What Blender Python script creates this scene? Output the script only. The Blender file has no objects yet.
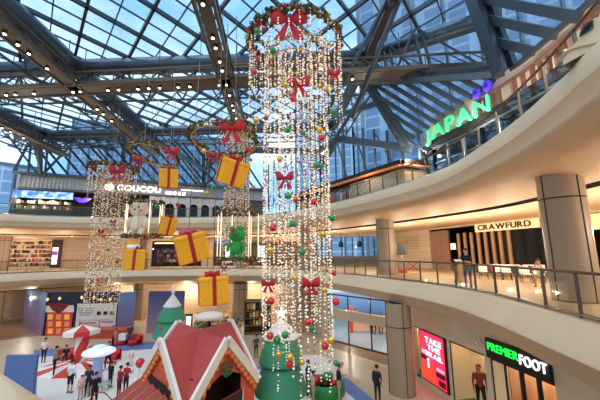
import bpy, math, random
from mathutils import Vector, Matrix, Euler
random.seed(7)
scene = bpy.context.scene
C = scene.collection
PI = math.pi
V = Vector

# ---------------------------------------------------------------- camera
FPX = 310.0
EYE = 7.45
_th = math.atan(53/310.0); _ph = .01
CW = V((0, math.cos(_th), math.sin(_th)))
_u = V((0, -math.sin(_th), math.cos(_th))); _r = V((1, 0, 0))
CU = _u*math.cos(_ph)+_r*math.sin(_ph)
CR = _r*math.cos(_ph)-_u*math.sin(_ph)
cam_d = bpy.data.cameras.new('camera'); cam = bpy.data.objects.new('camera', cam_d); C.objects.link(cam)
cam_d.sensor_width = 36; cam_d.lens = 36*FPX/600; cam_d.clip_end = 1000; cam_d.clip_start = .05
m = Matrix((CR, CU, -CW)).transposed().to_4x4(); m.translation = V((0, 0, EYE)); cam.matrix_world = m
scene.camera = cam

def ray(px, py): return CW*FPX+CR*(px-300)-CU*(py-200)
def atz(px, py, z):
    r = ray(px, py); return V((0, 0, EYE))+r*((z-EYE)/r.z)
def aty(px, py, y):
    r = ray(px, py); return V((0, 0, EYE))+r*(y/r.y)
def hit(px, py, A, B):
    "point where the sight line meets the upright plane through A and B"
    r = ray(px, py); dx, dy = B[0]-A[0], B[1]-A[1]
    n = V((dy, -dx, 0)); t = (n.x*A[0]+n.y*A[1])/(n.x*r.x+n.y*r.y)
    return V((0, 0, EYE))+r*t

# ---------------------------------------------------------------- materials
def lin(c): return tuple(((v/12.92) if v <= .04045 else ((v+.055)/1.055)**2.4) for v in c)
def hx(h): return lin(tuple(int(h[i:i+2], 16)/255 for i in (0, 2, 4)))
MATS = {}
def mat(name, col, rough=.6, metal=0, var=0, scale=6, emit=0, bump=0, spec=.4, island=None, coat=0):
    if name in MATS: return MATS[name]
    mt = bpy.data.materials.new(name); mt.use_nodes = True; MATS[name] = mt
    N, L = mt.node_tree.nodes, mt.node_tree.links
    b = N['Principled BSDF']; c = hx(col)
    b.inputs['Base Color'].default_value = (*c, 1); b.inputs['Roughness'].default_value = rough
    b.inputs['Metallic'].default_value = metal; b.inputs['Specular IOR Level'].default_value = spec
    b.inputs['Coat Weight'].default_value = coat
    if emit:
        b.inputs['Emission Color'].default_value = (*c, 1); b.inputs['Emission Strength'].default_value = emit
    if var or bump:
        tc = N.new('ShaderNodeTexCoord'); nz = N.new('ShaderNodeTexNoise'); nz.inputs['Scale'].default_value = scale
        nz.inputs['Detail'].default_value = 5
        L.new(tc.outputs['Object'], nz.inputs['Vector'])
        if var:
            rp = N.new('ShaderNodeValToRGB'); L.new(nz.outputs['Fac'], rp.inputs['Fac'])
            rp.color_ramp.elements[0].position = .3; rp.color_ramp.elements[1].position = .7
            rp.color_ramp.elements[0].color = (*[v*(1-var) for v in c], 1)
            rp.color_ramp.elements[1].color = (*[min(1, v*(1+var)) for v in c], 1)
            L.new(rp.outputs['Color'], b.inputs['Base Color'])
        if bump:
            bp = N.new('ShaderNodeBump'); bp.inputs['Strength'].default_value = bump; bp.inputs['Distance'].default_value = .02
            L.new(nz.outputs['Fac'], bp.inputs['Height']); L.new(bp.outputs['Normal'], b.inputs['Normal'])
    if island:
        g = N.new('ShaderNodeNewGeometry'); rp = N.new('ShaderNodeValToRGB'); rp.color_ramp.interpolation = 'CONSTANT'
        L.new(g.outputs['Random Per Island'], rp.inputs['Fac'])
        els = rp.color_ramp.elements; els[0].color = (*hx(island[0][1]), 1); els[0].position = 0
        els[1].color = (*hx(island[1][1]), 1); els[1].position = island[1][0]
        for p, h in island[2:]:
            e = els.new(p); e.color = (*hx(h), 1)
        L.new(rp.outputs['Color'], b.inputs['Base Color'])
        if emit: L.new(rp.outputs['Color'], b.inputs['Emission Color'])
    return mt
def tiles(name, c1, c2, cm, sx, sy, mortar=.01, rough=.4, off=0, rot=None, var=.5, axis='xy', coat=0):
    "rectangular slabs with thin joints"
    if name in MATS: return MATS[name]
    mt = mat(name, c1, rough, coat=coat); N, L = mt.node_tree.nodes, mt.node_tree.links; b = N['Principled BSDF']
    tc = N.new('ShaderNodeTexCoord'); br = N.new('ShaderNodeTexBrick'); mp = N.new('ShaderNodeMapping')
    if axis == 'xz':
        sp = N.new('ShaderNodeSeparateXYZ'); cb = N.new('ShaderNodeCombineXYZ'); ad = N.new('ShaderNodeMath')
        L.new(tc.outputs['Object'], sp.inputs[0]); L.new(sp.outputs['X'], ad.inputs[0]); L.new(sp.outputs['Y'], ad.inputs[1])
        L.new(ad.outputs[0], cb.inputs['X']); L.new(sp.outputs['Z'], cb.inputs['Y']); L.new(cb.outputs[0], mp.inputs['Vector'])
    else: L.new(tc.outputs['Object'], mp.inputs['Vector'])
    if rot: mp.inputs['Rotation'].default_value = (0, 0, rot)
    L.new(mp.outputs[0], br.inputs['Vector'])
    br.offset = off; br.inputs['Scale'].default_value = 1
    br.inputs['Brick Width'].default_value = sx; br.inputs['Row Height'].default_value = sy
    br.inputs['Mortar Size'].default_value = mortar; br.inputs['Bias'].default_value = 0
    br.inputs['Color1'].default_value = (*hx(c1), 1); br.inputs['Color2'].default_value = (*hx(c2), 1); br.inputs['Mortar'].default_value = (*hx(cm), 1)
    L.new(br.outputs['Color'], b.inputs['Base Color'])
    return mt
def glass(name, tint, refl=.12, rough=.03, dirt=0):
    if name in MATS: return MATS[name]
    mt = bpy.data.materials.new(name); mt.use_nodes = True; MATS[name] = mt
    N, L = mt.node_tree.nodes, mt.node_tree.links; N.clear()
    o = N.new('ShaderNodeOutputMaterial'); t = N.new('ShaderNodeBsdfTransparent'); g = N.new('ShaderNodeBsdfGlossy'); mx = N.new('ShaderNodeMixShader')
    t.inputs['Color'].default_value = (*hx(tint), 1); g.inputs['Roughness'].default_value = rough
    lw = N.new('ShaderNodeLayerWeight'); lw.inputs['Blend'].default_value = .25
    ml = N.new('ShaderNodeMath'); ml.operation = 'MULTIPLY_ADD'; ml.inputs[1].default_value = min(.6, refl*3); ml.inputs[2].default_value = refl*.4
    L.new(lw.outputs['Fresnel'], ml.inputs[0]); ml.use_clamp = True
    L.new(ml.outputs[0], mx.inputs['Fac']); L.new(t.outputs[0], mx.inputs[1]); L.new(g.outputs[0], mx.inputs[2])
    L.new(mx.outputs[0], o.inputs['Surface'])
    return mt

# ---------------------------------------------------------------- mesh builder
ICO_V = []; ICO_F = []
def _ico():
    t = (1+5**.5)/2
    vs = [(-1,t,0),(1,t,0),(-1,-t,0),(1,-t,0),(0,-1,t),(0,1,t),(0,-1,-t),(0,1,-t),(t,0,-1),(t,0,1),(-t,0,-1),(-t,0,1)]
    for v in vs: ICO_V.append(V(v).normalized())
    ICO_F.extend([(0,11,5),(0,5,1),(0,1,7),(0,7,10),(0,10,11),(1,5,9),(5,11,4),(11,10,2),(10,7,6),(7,1,8),(3,9,4),(3,4,2),(3,2,6),(3,6,8),(3,8,9),(4,9,5),(2,4,11),(6,2,10),(8,6,7),(9,8,1)])
_ico()
def frame(d):
    d = V(d).normalized(); a = V((0, 0, 1)) if abs(d.z) < .95 else V((1, 0, 0))
    x = d.cross(a).normalized(); return x, x.cross(d).normalized(), d     # x sideways, y roughly up
class MB:
    def __init__(s): s.v = []; s.f = []; s.m = []; s.sm = []; s.mi = 0; s.smooth = False
    def add(s, vs, fs, smooth=None):
        o = len(s.v); s.v += [V(v) for v in vs]
        for f in fs:
            s.f.append(tuple(i+o for i in f)); s.m.append(s.mi); s.sm.append(s.smooth if smooth is None else smooth)
        return s
    def box(s, c, d, R=None):
        c = V(c); vs = []
        for z in (-.5, .5):
            for x, y in ((-.5, -.5), (.5, -.5), (.5, .5), (-.5, .5)):
                p = V((x*d[0], y*d[1], z*d[2])); vs.append(c+(R @ p if R else p))
        return s.add(vs, [(3,2,1,0),(4,5,6,7),(0,1,5,4),(1,2,6,5),(2,3,7,6),(3,0,4,7)], False)
    def bbox(s, a, b): return s.box([(a[i]+b[i])/2 for i in range(3)], [abs(b[i]-a[i]) for i in range(3)])
    def cbox(s, c, d, R=None, ch=.1):
        "box with chamfered long edges (bevelled in plan)"
        x, y, z = d[0]/2, d[1]/2, d[2]/2; k = min(x, y)*ch
        pl = [(-x+k,-y),(x-k,-y),(x,-y+k),(x,y-k),(x-k,y),(-x+k,y),(-x,y-k),(-x,-y+k)]
        vs = []
        for zz, q in ((-z, .0), (-z+k, 1), (z-k, 1), (z, 0)):
            for p in pl:
                f = 1 if q else (1-k/max(x, y))
                w = V((p[0]*f, p[1]*f, zz)); vs.append(V(c)+(R @ w if R else w))
        fs = [tuple(range(7, -1, -1)), tuple(range(24, 32))]
        for r in range(3):
            for i in range(8): j = (i+1) % 8; fs.append((r*8+i, r*8+j, r*8+8+j, r*8+8+i))
        return s.add(vs, fs, False)
    def bar(s, p, q, w, h=None, up=None):
        p, q = V(p), V(q); h = h or w; x, y, d = frame(q-p)
        if up is not None:
            y = V(up); y = (y-d*y.dot(d)).normalized(); x = d.cross(y)
        vs = [b+x*(i*w/2)+y*(j*h/2) for b in (p, q) for i, j in ((-1,-1),(1,-1),(1,1),(-1,1))]
        return s.add(vs, [(0,1,2,3),(7,6,5,4),(0,4,5,1),(1,5,6,2),(2,6,7,3),(3,7,4,0)], False)
    def tube(s, pts, r, n=8, cap=True, closed=False):
        pts = [V(p) for p in pts]; k = len(pts); rs = r if isinstance(r, (list, tuple)) else [r]*k
        vs = []; X = None
        for i, p in enumerate(pts):
            if closed: d = pts[(i+1) % k]-pts[i-1]
            else: d = pts[min(i+1, k-1)]-pts[max(i-1, 0)]
            d.normalize()
            if X is None: X, Y, _ = frame(d)
            X = (X-d*X.dot(d)).normalized(); Y = d.cross(X)
            for j in range(n):
                a = 2*PI*j/n; vs.append(p+X*(math.cos(a)*rs[i])+Y*(math.sin(a)*rs[i]))
        fs = []
        for i in range(k if closed else k-1):
            i2 = (i+1) % k
            for j in range(n): j2 = (j+1) % n; fs.append((i*n+j, i*n+j2, i2*n+j2, i2*n+j))
        s.add(vs, fs, True)
        if cap and not closed:
            o = len(s.v)-len(vs)
            s.f.append(tuple(o+j for j in range(n-1, -1, -1))); s.f.append(tuple(o+(k-1)*n+j for j in range(n)))
            s.m += [s.mi]*2; s.sm += [False]*2
        return s
    def lathe(s, prof, c=(0, 0, 0), n=24, R=None, smooth=True, rad=None, cap=True):
        vs = []; c = V(c)
        for r, z in prof:
            for j in range(n):
                a = 2*PI*j/n; f = rad(a, z) if rad else 1
                p = V((r*f*math.cos(a), r*f*math.sin(a), z)); vs.append(c+(R @ p if R else p))
        fs = []
        for i in range(len(prof)-1):
            for j in range(n): j2 = (j+1) % n; fs.append((i*n+j, i*n+j2, (i+1)*n+j2, (i+1)*n+j))
        if cap: fs += [tuple(range(n-1, -1, -1)), tuple((len(prof)-1)*n+j for j in range(n))]
        return s.add(vs, fs, smooth)
    def ball(s, c, r, n=12, sc=(1, 1, 1), R=None):
        k = max(4, n//2); vs = []; c = V(c)
        for i in range(1, k):
            t = PI*i/k
            for j in range(n):
                a = 2*PI*j/n; p = V((math.sin(t)*math.cos(a)*r*sc[0], math.sin(t)*math.sin(a)*r*sc[1], -math.cos(t)*r*sc[2])); vs.append(c+(R @ p if R else p))
        b = V((0, 0, -r*sc[2])); t_ = V((0, 0, r*sc[2])); vs += [c+(R @ b if R else b), c+(R @ t_ if R else t_)]
        fs = []
        for i in range(k-2):
            for j in range(n): j2 = (j+1) % n; fs.append((i*n+j, i*n+j2, (i+1)*n+j2, (i+1)*n+j))
        for j in range(n):
            j2 = (j+1) % n; fs.append((len(vs)-2, j2, j)); fs.append(((k-2)*n+j, (k-2)*n+j2, len(vs)-1))
        return s.add(vs, fs, True)
    def ico(s, c, r):
        c = V(c); return s.add([c+v*r for v in ICO_V], ICO_F, True)
    def prism(s, poly, z0, z1, M=None):
        n = len(poly); vs = [V((p[0], p[1], z)) for z in (z0, z1) for p in poly]
        if M is not None: vs = [M @ v for v in vs]
        return s.add(vs, [tuple(range(n-1, -1, -1)), tuple(range(n, 2*n))]+[(i, (i+1) % n, n+(i+1) % n, n+i) for i in range(n)], False)
    def poly(s, pts, th=None):
        pts = [V(p) for p in pts]
        if not th: return s.add(pts, [tuple(range(len(pts)))], False)
        nn = (pts[1]-pts[0]).cross(pts[2]-pts[0]).normalized()*th; n = len(pts)
        return s.add(pts+[p+nn for p in pts], [tuple(range(n-1, -1, -1)), tuple(range(n, 2*n))]+[(i, (i+1) % n, n+(i+1) % n, n+i) for i in range(n)], False)
    def loft(s, rings, closed=False, smooth=True):
        n = len(rings[0]); vs = [V(p) for r in rings for p in r]; fs = []; k = len(rings)
        for i in range(k if closed else k-1):
            i2 = (i+1) % k
            for j in range(n-1): fs.append((i*n+j, i2*n+j, i2*n+j+1, i*n+j+1))
        return s.add(vs, fs, smooth)
    def mesh(s, name, mats, off=V((0, 0, 0))):
        me = bpy.data.meshes.new(name); me.from_pydata([tuple(v-off) for v in s.v], [], s.f)
        for mm in (mats if isinstance(mats, (list, tuple)) else [mats]): me.materials.append(mm)
        me.polygons.foreach_set('material_index', s.m); me.polygons.foreach_set('use_smooth', s.sm); me.update()
        return me
    def build(s, name, mats, parent=None, origin=None):
        "world-space verts; a child is stored relative to its parent's position"
        if parent is not None: off = worldloc(parent); loc = V((0, 0, 0))
        else:
            if origin is None:
                xs = [v.x for v in s.v]; ys = [v.y for v in s.v]; zs = [v.z for v in s.v]
                origin = V(((min(xs)+max(xs))/2, (min(ys)+max(ys))/2, min(zs)))
            off = V(origin); loc = off
        o = bpy.data.objects.new(name, s.mesh(name, mats, off)); C.objects.link(o)
        if parent is not None: o.parent = parent
        o.location = loc; return o
def worldloc(o):
    l = V((0, 0, 0))
    while o is not None: l += o.location; o = o.parent
    return l
LABELS = {}
def tag(o, label, cat, group=None, kind=None):
    o['label'] = label; o['category'] = cat
    if group: o['group'] = group
    if kind: o['kind'] = kind
    LABELS.setdefault(label, []).append(o)
    return o
def thing(name, loc, label, cat, group=None):
    o = bpy.data.objects.new(name, None); C.objects.link(o); o.location = V(loc); o.empty_display_size = .2
    return tag(o, label, cat, group)
def struct(o): o['kind'] = 'structure'; return o
def sroot(name, loc=(0, 0, 0)):
    o = bpy.data.objects.new(name, None); C.objects.link(o); o.location = V(loc); return struct(o)
def copy_tree(o, parent=None):
    c = o.copy(); C.objects.link(c); c.parent = parent
    for ch in o.children: copy_tree(ch, c)
    return c
def retag(o, label, group=None):
    o['label'] = label
    if group: o['group'] = group
    return o
# ---------------------------------------------------------------- lettering
def letters(txt, h, depth, bold=0.0, spacing=1.0, xs=1.0):
    "list of (char, mesh verts, faces) laid out along +x from 0, baseline y=0"
    out = []; x = 0
    cu = bpy.data.curves.new('t', 'FONT'); cu.size = h*1.38; cu.extrude = depth/2; cu.offset = bold*h
    ob = bpy.data.objects.new('t', cu); C.objects.link(ob)
    for ch in txt:
        if ch == ' ': x += h*.45*xs; continue
        cu.body = ch; bpy.context.view_layer.update()
        me = bpy.data.meshes.new_from_object(ob.evaluated_get(bpy.context.evaluated_depsgraph_get()))
        vs = [v.co.copy() for v in me.vertices]; fs = [tuple(p.vertices) for p in me.polygons]; bpy.data.meshes.remove(me)
        if not vs: continue
        x0 = min(v.x for v in vs); x1 = max(v.x for v in vs)
        out.append((ch, [V(((v.x-x0+x)*1, v.y, v.z)) for v in vs], fs)); x += (x1-x0)+h*.14*spacing
    W = x-h*.14*spacing
    bpy.data.objects.remove(ob); bpy.data.curves.remove(cu)
    return out, W
def sign_text(txt, p0, p1, h, depth, mt, parent, up=V((0, 0, 1)), bold=.02, one=False, name='letter', thick_off=0):
    "letters spread from p0 (left) to p1 (right); they face right x up"
    ls, W = letters(txt, h, depth, bold); p0, p1 = V(p0), V(p1)
    d = (p1-p0); k = d.length/W; d.normalize(); u = (V(up)-d*V(up).dot(d)).normalized(); n = d.cross(u)
    acc = MB(); res = []
    for ch, vs, fs in ls:
        b = acc if one else MB()
        b.add([p0+d*(v.x*k)+u*v.y+n*(v.z+thick_off) for v in vs], fs, False)
        if not one: res.append(b.build(name, mt, parent))
    if one: res.append(acc.build(name, mt, parent))
    return res
# ---------------------------------------------------------------- colours
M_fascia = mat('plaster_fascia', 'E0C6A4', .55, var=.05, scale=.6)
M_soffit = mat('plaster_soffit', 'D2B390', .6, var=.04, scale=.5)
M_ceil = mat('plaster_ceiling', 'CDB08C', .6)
M_dark = mat('dark_recess', '2A221C', .6)
M_wall = tiles('stone_wall', 'C9B090', 'BFA483', '8F775C', 1.2, .55, .012, .5, axis='xz')
M_col = tiles('column_stone', 'A88F74', 'A0876B', '3E2E24', 50, 3.42, .03, .45, axis='xz')
M_floor = tiles('polished_floor', 'CDB597', 'C4AA8A', 'A78D70', 1.2, 1.2, .006, .38)
M_floor2 = tiles('walkway_floor', 'C9AC84', 'BF9F75', '9B7F5C', .9, .9, .006, .5)
M_brownstone = mat('brown_marble', '8A6B54', .3, var=.15, scale=1.5)
M_steel = mat('painted_steel', '5C6A76', .38, .55, var=.05, scale=3)
M_steel_dk = mat('painted_steel_dark', '434C54', .42, .4)
M_bronze = mat('bronze_steel', '5A4E44', .4, .4)
M_metal = mat('brushed_metal', '9A8F84', .3, .9)
M_rail = mat('bronze_handrail', '6A4A38', .35, .6)
M_glass = glass('clear_glass', 'EEF4F2', .04)
M_roofglass = glass('roof_glass', 'DCE9F0', .02)
M_black = mat('black_metal', '15151A', .4)
M_navy = mat('navy_panel', '1B2038', .5)
M_white = mat('white_paint', 'F2EFEA', .5)

# ---------------------------------------------------------------- ring plan
L1, L2, L3 = 0.0, 5.8, 11.6
P2 = [(6.1,5.5),(6.5,8),(6.85,11),(6.9,13.6),(6.4,16.4),(5.55,18.8),(4.3,22.0),(2.5,25.8),(0,30),(-3,33),(-7,34.9),(-13,35.3),(-19,34.8),(-24,32.8),(-27.5,29.5),(-31,25),(-32,20),(-30,15),(-25,12),(-18,9.5),(-11,7.6),(-7,6.3),(-4.55,5.03),(-4.04,4.67),(-3.16,3.93),(-2,2.6),(-.8,1.3),(1,.75),(3,1.2),(5,3)]
P3 = [(5.9,5.4),(6.3,6.8),(6.8,9),(7.05,11),(7.25,14),(7.0,16.2),(5.9,19.4),(4.5,22.5),(2.6,26),(0,30),(-3,33),(-7,34.9),(-13,35.3),(-19,35),(-24,34),(-28.5,31.6),(-32,28),(-34,20),(-32,10),(-26,0),(-15,-5),(-4,-6),(3,-4),(5.2,1)]
def catmull(P, k=6):
    n = len(P); out = []
    for i in range(n):
        a, b, c, d = [V((*P[(i+j-1) % n], 0)) for j in range(4)]
        for s in range(k):
            t = s/k
            out.append(.5*((2*b)+(c-a)*t+(2*a-5*b+4*c-d)*t*t+(3*b-a-3*c+d)*t**3))
    return out
def normals(pts):
    "pointing away from the void"
    n = len(pts); cx = sum(p.x for p in pts)/n; cy = sum(p.y for p in pts)/n; out = []
    for i in range(n):
        d = (pts[(i+1) % n]-pts[i-1]).normalized(); w = V((d.y, -d.x, 0))
        out.append(w)
    area = sum(pts[i].x*pts[(i+1) % n].y-pts[(i+1) % n].x*pts[i].y for i in range(n))
    return out if area > 0 else [-w for w in out]
R2 = catmull(P2); R3 = catmull(P3); N2 = normals(R2); N3 = normals(R3)
def far(p, w):
    "outer edge of the storey: a wide box around everything"
    X0, X1, Y0, Y1 = -58, 34, -16, 62; t = 1e9
    if w.x > 1e-6: t = min(t, (X1-p.x)/w.x)
    if w.x < -1e-6: t = min(t, (X0-p.x)/w.x)
    if w.y > 1e-6: t = min(t, (Y1-p.y)/w.y)
    if w.y < -1e-6: t = min(t, (Y0-p.y)/w.y)
    return p+w*t
def storey(R, N, z, name, wide, pr=1):
    "slab edge: nosing band, underside, dark slot, ceiling, floor. outward rays from a smooth centre so they never cross"
    n = len(R); cen = V((-12, 20, 0))
    def off(i, d, zz):
        if d <= 5: q = R[i]+N[i]*d
        else:
            q = R[i]+N[i]*3.5; q = q+(q-cen).normalized()*(d-3.5)
        return V((q.x, q.y, z+zz))
    root = sroot(name)
    def strip(prof, mt, nm):
        b = MB(); b.loft([[off(i, d, zz) for d, zz in prof] for i in range(n)], closed=True); return b.build(nm, mt, root)
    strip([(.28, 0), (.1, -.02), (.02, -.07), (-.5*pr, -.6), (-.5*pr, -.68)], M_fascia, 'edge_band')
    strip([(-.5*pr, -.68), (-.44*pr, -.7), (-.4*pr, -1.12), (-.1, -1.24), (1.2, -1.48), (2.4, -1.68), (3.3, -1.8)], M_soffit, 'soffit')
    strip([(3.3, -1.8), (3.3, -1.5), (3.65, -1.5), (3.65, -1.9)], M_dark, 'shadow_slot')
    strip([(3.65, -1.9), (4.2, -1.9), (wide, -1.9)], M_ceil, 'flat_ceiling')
    strip([(.28, 0), (wide, 0)], M_floor2, 'floor_finish')
    return root
storey(R2, N2, L2, 'floor_second_storey', 14)
storey(R3, N3, L3, 'floor_third_storey', 13, .25)

# ground floor
b = MB(); b.bbox((-58, -16, -.3), (36, 62, 0)); struct(b.build('floor', M_floor))
b = MB(); b.poly([(1.5,27.5,.004),(5.5,22.5,.004),(9,17,.004),(9.6,19,.004),(8.2,24,.004),(6.3,24.3,.004),(3.2,28,.004)][::1]); 
struct(b.build('trim_1', M_brownstone))
b = MB(); b.poly([(-31,27,.004),(-24.5,31,.004),(-24.5,38,.004),(-33,40,.004),(-40,30,.004)]); struct(b.build('trim_2', M_brownstone))

# ---------------------------------------------------------------- round columns
cols = [((6.6,24.2),'beside the stone wall and shopfront on the right'),((9.2,10.75),'nearest the camera beside the handrail'),((.6,32.2),'behind the great curtain of beads'),((-19.2,38.2),'behind the white plush figure and the play area'),((-7,37),'behind the roof of the red house'),((-34.3,36.2),'at the far left end of the gallery')]
for i, ((x, y), wh) in enumerate(cols):
    for lv, (z0, z1, r) in ((1, (L2, 10.1, .67)), (0, (0, 4.1, .82))):
        if lv == 0 and i == 1: continue
        if lv == 0 and i == 0: x, y, r, z1 = 5.42, 18.2, .7, 4.66
        t = thing('stone_column', (x, y, z0), ('Round stone-clad ground-floor column ' if lv == 0 else 'Round stone-clad upper-gallery column ')+wh, 'column', 'round stone columns')
        b = MB(); b.lathe([(r, 0), (r, z1-z0)], (x, y, z0), 40, cap=False); b.build('shaft', M_col, t)
        b = MB()
        for a in (-3.05, -1.5, .1, 1.65):
            b.bar((x+math.cos(a)*(r+.002), y+math.sin(a)*(r+.002), z0), (x+math.cos(a)*(r+.002), y+math.sin(a)*(r+.002), z1), .03, .03)
        b.build('joint_strip', M_dark, t)

# ---------------------------------------------------------------- glass balustrades
def arc(R, N, sel, d, z): return [V((R[i].x+N[i].x*d, R[i].y+N[i].y*d, z)) for i in sel]
def resample(pts, step):
    out = [pts[0]]; acc = 0
    for a, b_ in zip(pts, pts[1:]):
        L = (b_-a).length; t = step-acc
        while t < L: out.append(a+(b_-a)*(t/L)); t += step
        acc = (acc+L) % step if L >= step-acc else acc+L
    return out
def balustrade(R, N, z, sel, label, inset, step):
    pts = resample(arc(R, N, sel, inset, z), step); p0 = pts[0]
    t = thing('glass_balustrade', p0, label, 'railing', 'glass balustrades round the void')
    b = MB(); b.tube([p+V((0, 0, 1.1)) for p in pts], .04, 8); b.build('handrail', M_rail, t)
    b = MB(); b.tube([p+V((0, 0, .06)) for p in pts], .05, 4); b.build('base_channel', M_metal, t)
    for i, p in enumerate(pts[:95]):
        d = (pts[min(i+1, len(pts)-1)]-pts[max(i-1, 0)]).normalized(); nrm = V((d.y, -d.x, 0))
        b = MB(); b.bar(p+V((0, 0, 0)), p+V((0, 0, 1.08)), .035, .08, up=nrm); b.build('post', M_bronze, t)
        if i+1 < len(pts):
            q = pts[i+1]; e = (q-p).normalized()
            b = MB(); b.poly([p+e*.05+V((0,0,.1)), q-e*.05+V((0,0,.1)), q-e*.05+V((0,0,1.03)), p+e*.05+V((0,0,1.03))]); b.build('glass_panel', M_glass, t)
k = 6
balustrade(R2, N2, L2, list(range(0, 15*k+3)), 'Long glass balustrade with bronze handrail along the middle gallery', .42, 1.35)
balustrade(R3, N3, L3, list(range(0, 17*k)), 'Long glass balustrade with bronze handrail along the top gallery', .38, 1.45)
# ---------------------------------------------------------------- glass roof
ZG = 22.3
def clip_line(poly, p, d):
    "parameter range of the line p+t*d inside a convex xy polygon"
    t0, t1 = -1e9, 1e9; n = len(poly)
    area = sum(poly[i][0]*poly[(i+1) % n][1]-poly[(i+1) % n][0]*poly[i][1] for i in range(n)); sg = 1 if area > 0 else -1
    for i in range(n):
        a, c = poly[i], poly[(i+1) % n]; ex, ey = c[0]-a[0], c[1]-a[1]; nx, ny = -ey*sg, ex*sg
        den = nx*d[0]+ny*d[1]; num = nx*(p[0]-a[0])+ny*(p[1]-a[1])
        if abs(den) < 1e-9:
            if num < 0: return None
            continue
        t = -num/den
        if den > 0: t0 = max(t0, t)
        else: t1 = min(t1, t)
    return (t0, t1) if t1 > t0+.05 else None
roof = sroot('ceiling')
flat = [(-33.5, 36), (-32, -8), (13.5, -8), (13.0, 15), (10.5, 17.3), (5, 21), (3.8, 34)]
b = MB(); b.poly([(x, y, ZG) for x, y in flat]); b.build('roof_glazing', M_roofglass, roof)
main = MB(); thin = MB()
for ang, main_sp, ph in ((-49, 3.1, (-12.43, 20.81)), (54, 3.1, (-9.17, 15.96))):
    a = math.radians(ang); d = (math.cos(a), math.sin(a)); n = (-d[1], d[0])
    for k_ in range(-40, 41):
        o = k_*main_sp/2.0; p = (ph[0]+n[0]*o, ph[1]+n[1]*o); r = None
        # the flat outline is nearly convex: clip against two convex halves
        for half in ([(-33.5,36),(-32,-8),(5,-8),(5,21),(3.8,34)], [(5,-8),(13.5,-8),(13,15),(10.5,17.3),(5,21)]):
            r = clip_line(half, p, d)
            if r:
                q0 = (p[0]+d[0]*r[0], p[1]+d[1]*r[0]); q1 = (p[0]+d[0]*r[1], p[1]+d[1]*r[1])
                if k_ % 2 == 0: main.bar((*q0, ZG-.12), (*q1, ZG-.12), .17, .28, up=(0, 0, 1))
                else: thin.bar((*q0, ZG-.04), (*q1, ZG-.04), .07, .1, up=(0, 0, 1))
main.build('diagonal_beams', M_steel_dk, roof); thin.build('glazing_bars', M_steel_dk, roof)

def truss(label, p, q, zt, r=.38, depth=2.6, bay=2.6, lower=True, where=None):
    "round top tube on a lattice of thin struts down to a slimmer chord"
    p = V((*p, zt)); q = V((*q, zt)); mid = (p+q)/2
    t = thing('roof_truss', V((mid.x, mid.y, zt-depth)), label, 'roof truss', 'steel trusses of the glass roof')
    d = (q-p).normalized(); s = V((d.y, -d.x, 0))
    b = MB(); b.tube([p, q], r, 16); b.build('top_tube', M_steel, t)
    b = MB(); b.bar(p+V((0,0,-r-.1)), q+V((0,0,-r-.1)), .5, .2, up=(0,0,1)); b.build('flange', M_bronze, t)
    if lower:
        w = .75; L = (q-p).length; n = max(2, int(L/bay))
        b = MB(); b.bar(p+s*w-V((0,0,depth)), q+s*w-V((0,0,depth)), .12); b.bar(p-s*w-V((0,0,depth)), q-s*w-V((0,0,depth)), .12); b.build('bottom_chord', M_steel_dk, t)
        b = MB()
        for i in range(n):
            a0 = p+d*(L*i/n); a1 = p+d*(L*(i+1)/n); m_ = (a0+a1)/2
            for sg in (1, -1):
                b.bar(m_-V((0,0,r)), a0+s*sg*w-V((0,0,depth)), .09); b.bar(m_-V((0,0,r)), a1+s*sg*w-V((0,0,depth)), .09)
            b.bar(a0+s*w-V((0,0,depth)), a0-s*w-V((0,0,depth)), .07)
        b.build('lattice', M_steel_dk, t)
    return t
ZT = 21.75
truss('Wide roof truss of blue-grey tube spanning across the picture above the bead curtain', (-34, 22.3), (4.95, 20.9), ZT, .5)
truss('Heavy tube running away from the camera at upper left of the roof', (-16.0, 3), (-17.82, 33.8), ZT, .6, lower=True, bay=3)
truss('Outermost lengthwise tube on the far left side of the roof', (-29.2, 3), (-30.3, 34.9), ZT, .5)
truss('Far cross truss of the roof above the top-floor restaurant', (-34, 35.3), (3.9, 33.2), ZT, .45, depth=1.6)
truss('Cross tube passing overhead nearest the camera', (-32, 8.6), (13, 8.2), ZT, .4, lower=False)
truss('Angled tube on the right leading from the bead curtain to the eaves strut', (4.95, 20.9), (12.3, 16.6), ZT, .42, lower=False)
truss('Lengthwise tube on the right running back from the angled junction', (4.95, 20.9), (3.9, 33.2), ZT, .42, depth=2.2)
truss('Overhead lengthwise tube right of the bead curtain', (4.95, 20.9), (6.2, 3), ZT, .3, lower=False)

# slanting right-hand parts
ND = V((4.95, 20.9, ZT)); NE = aty(478, -6, 15.6); EV1 = aty(507, 74, 14.3); EV0 = aty(408, 143, 21.0); CH = aty(368, 84, 20.6); UP = aty(478, -60, 12.0)
def steel(label, members, name='steel_brace', nm='member'):
    c = members[0][0]; t = thing(name, V(c), label, 'steel frame', 'slanted steel at the right of the roof')
    for a, c_, w, h, kind in members:
        b = MB()
        if kind == 't': b.tube([a, c_], w, 12)
        else: b.bar(a, c_, w, h, up=(0, 0, 1))
        b.build(nm, M_steel_dk if kind != 'l' else M_steel, t)
    return t
def lerp(a, b_, t): return a+(b_-a)*t
steel('Broad double-flanged strut slanting down to the eaves above the green sign', [(NE+V((.35,0,0)), EV1+V((.3,0,0)), .28, .7, 'b'), (NE-V((.45,0,0)), EV1-V((.35,0,0)), .28, .7, 'b'), (NE, EV1, .7, .12, 'l'), (NE, NE+V((.2,-7,.2)), .8, .6, 'b')], 'eaves_strut')
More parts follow.
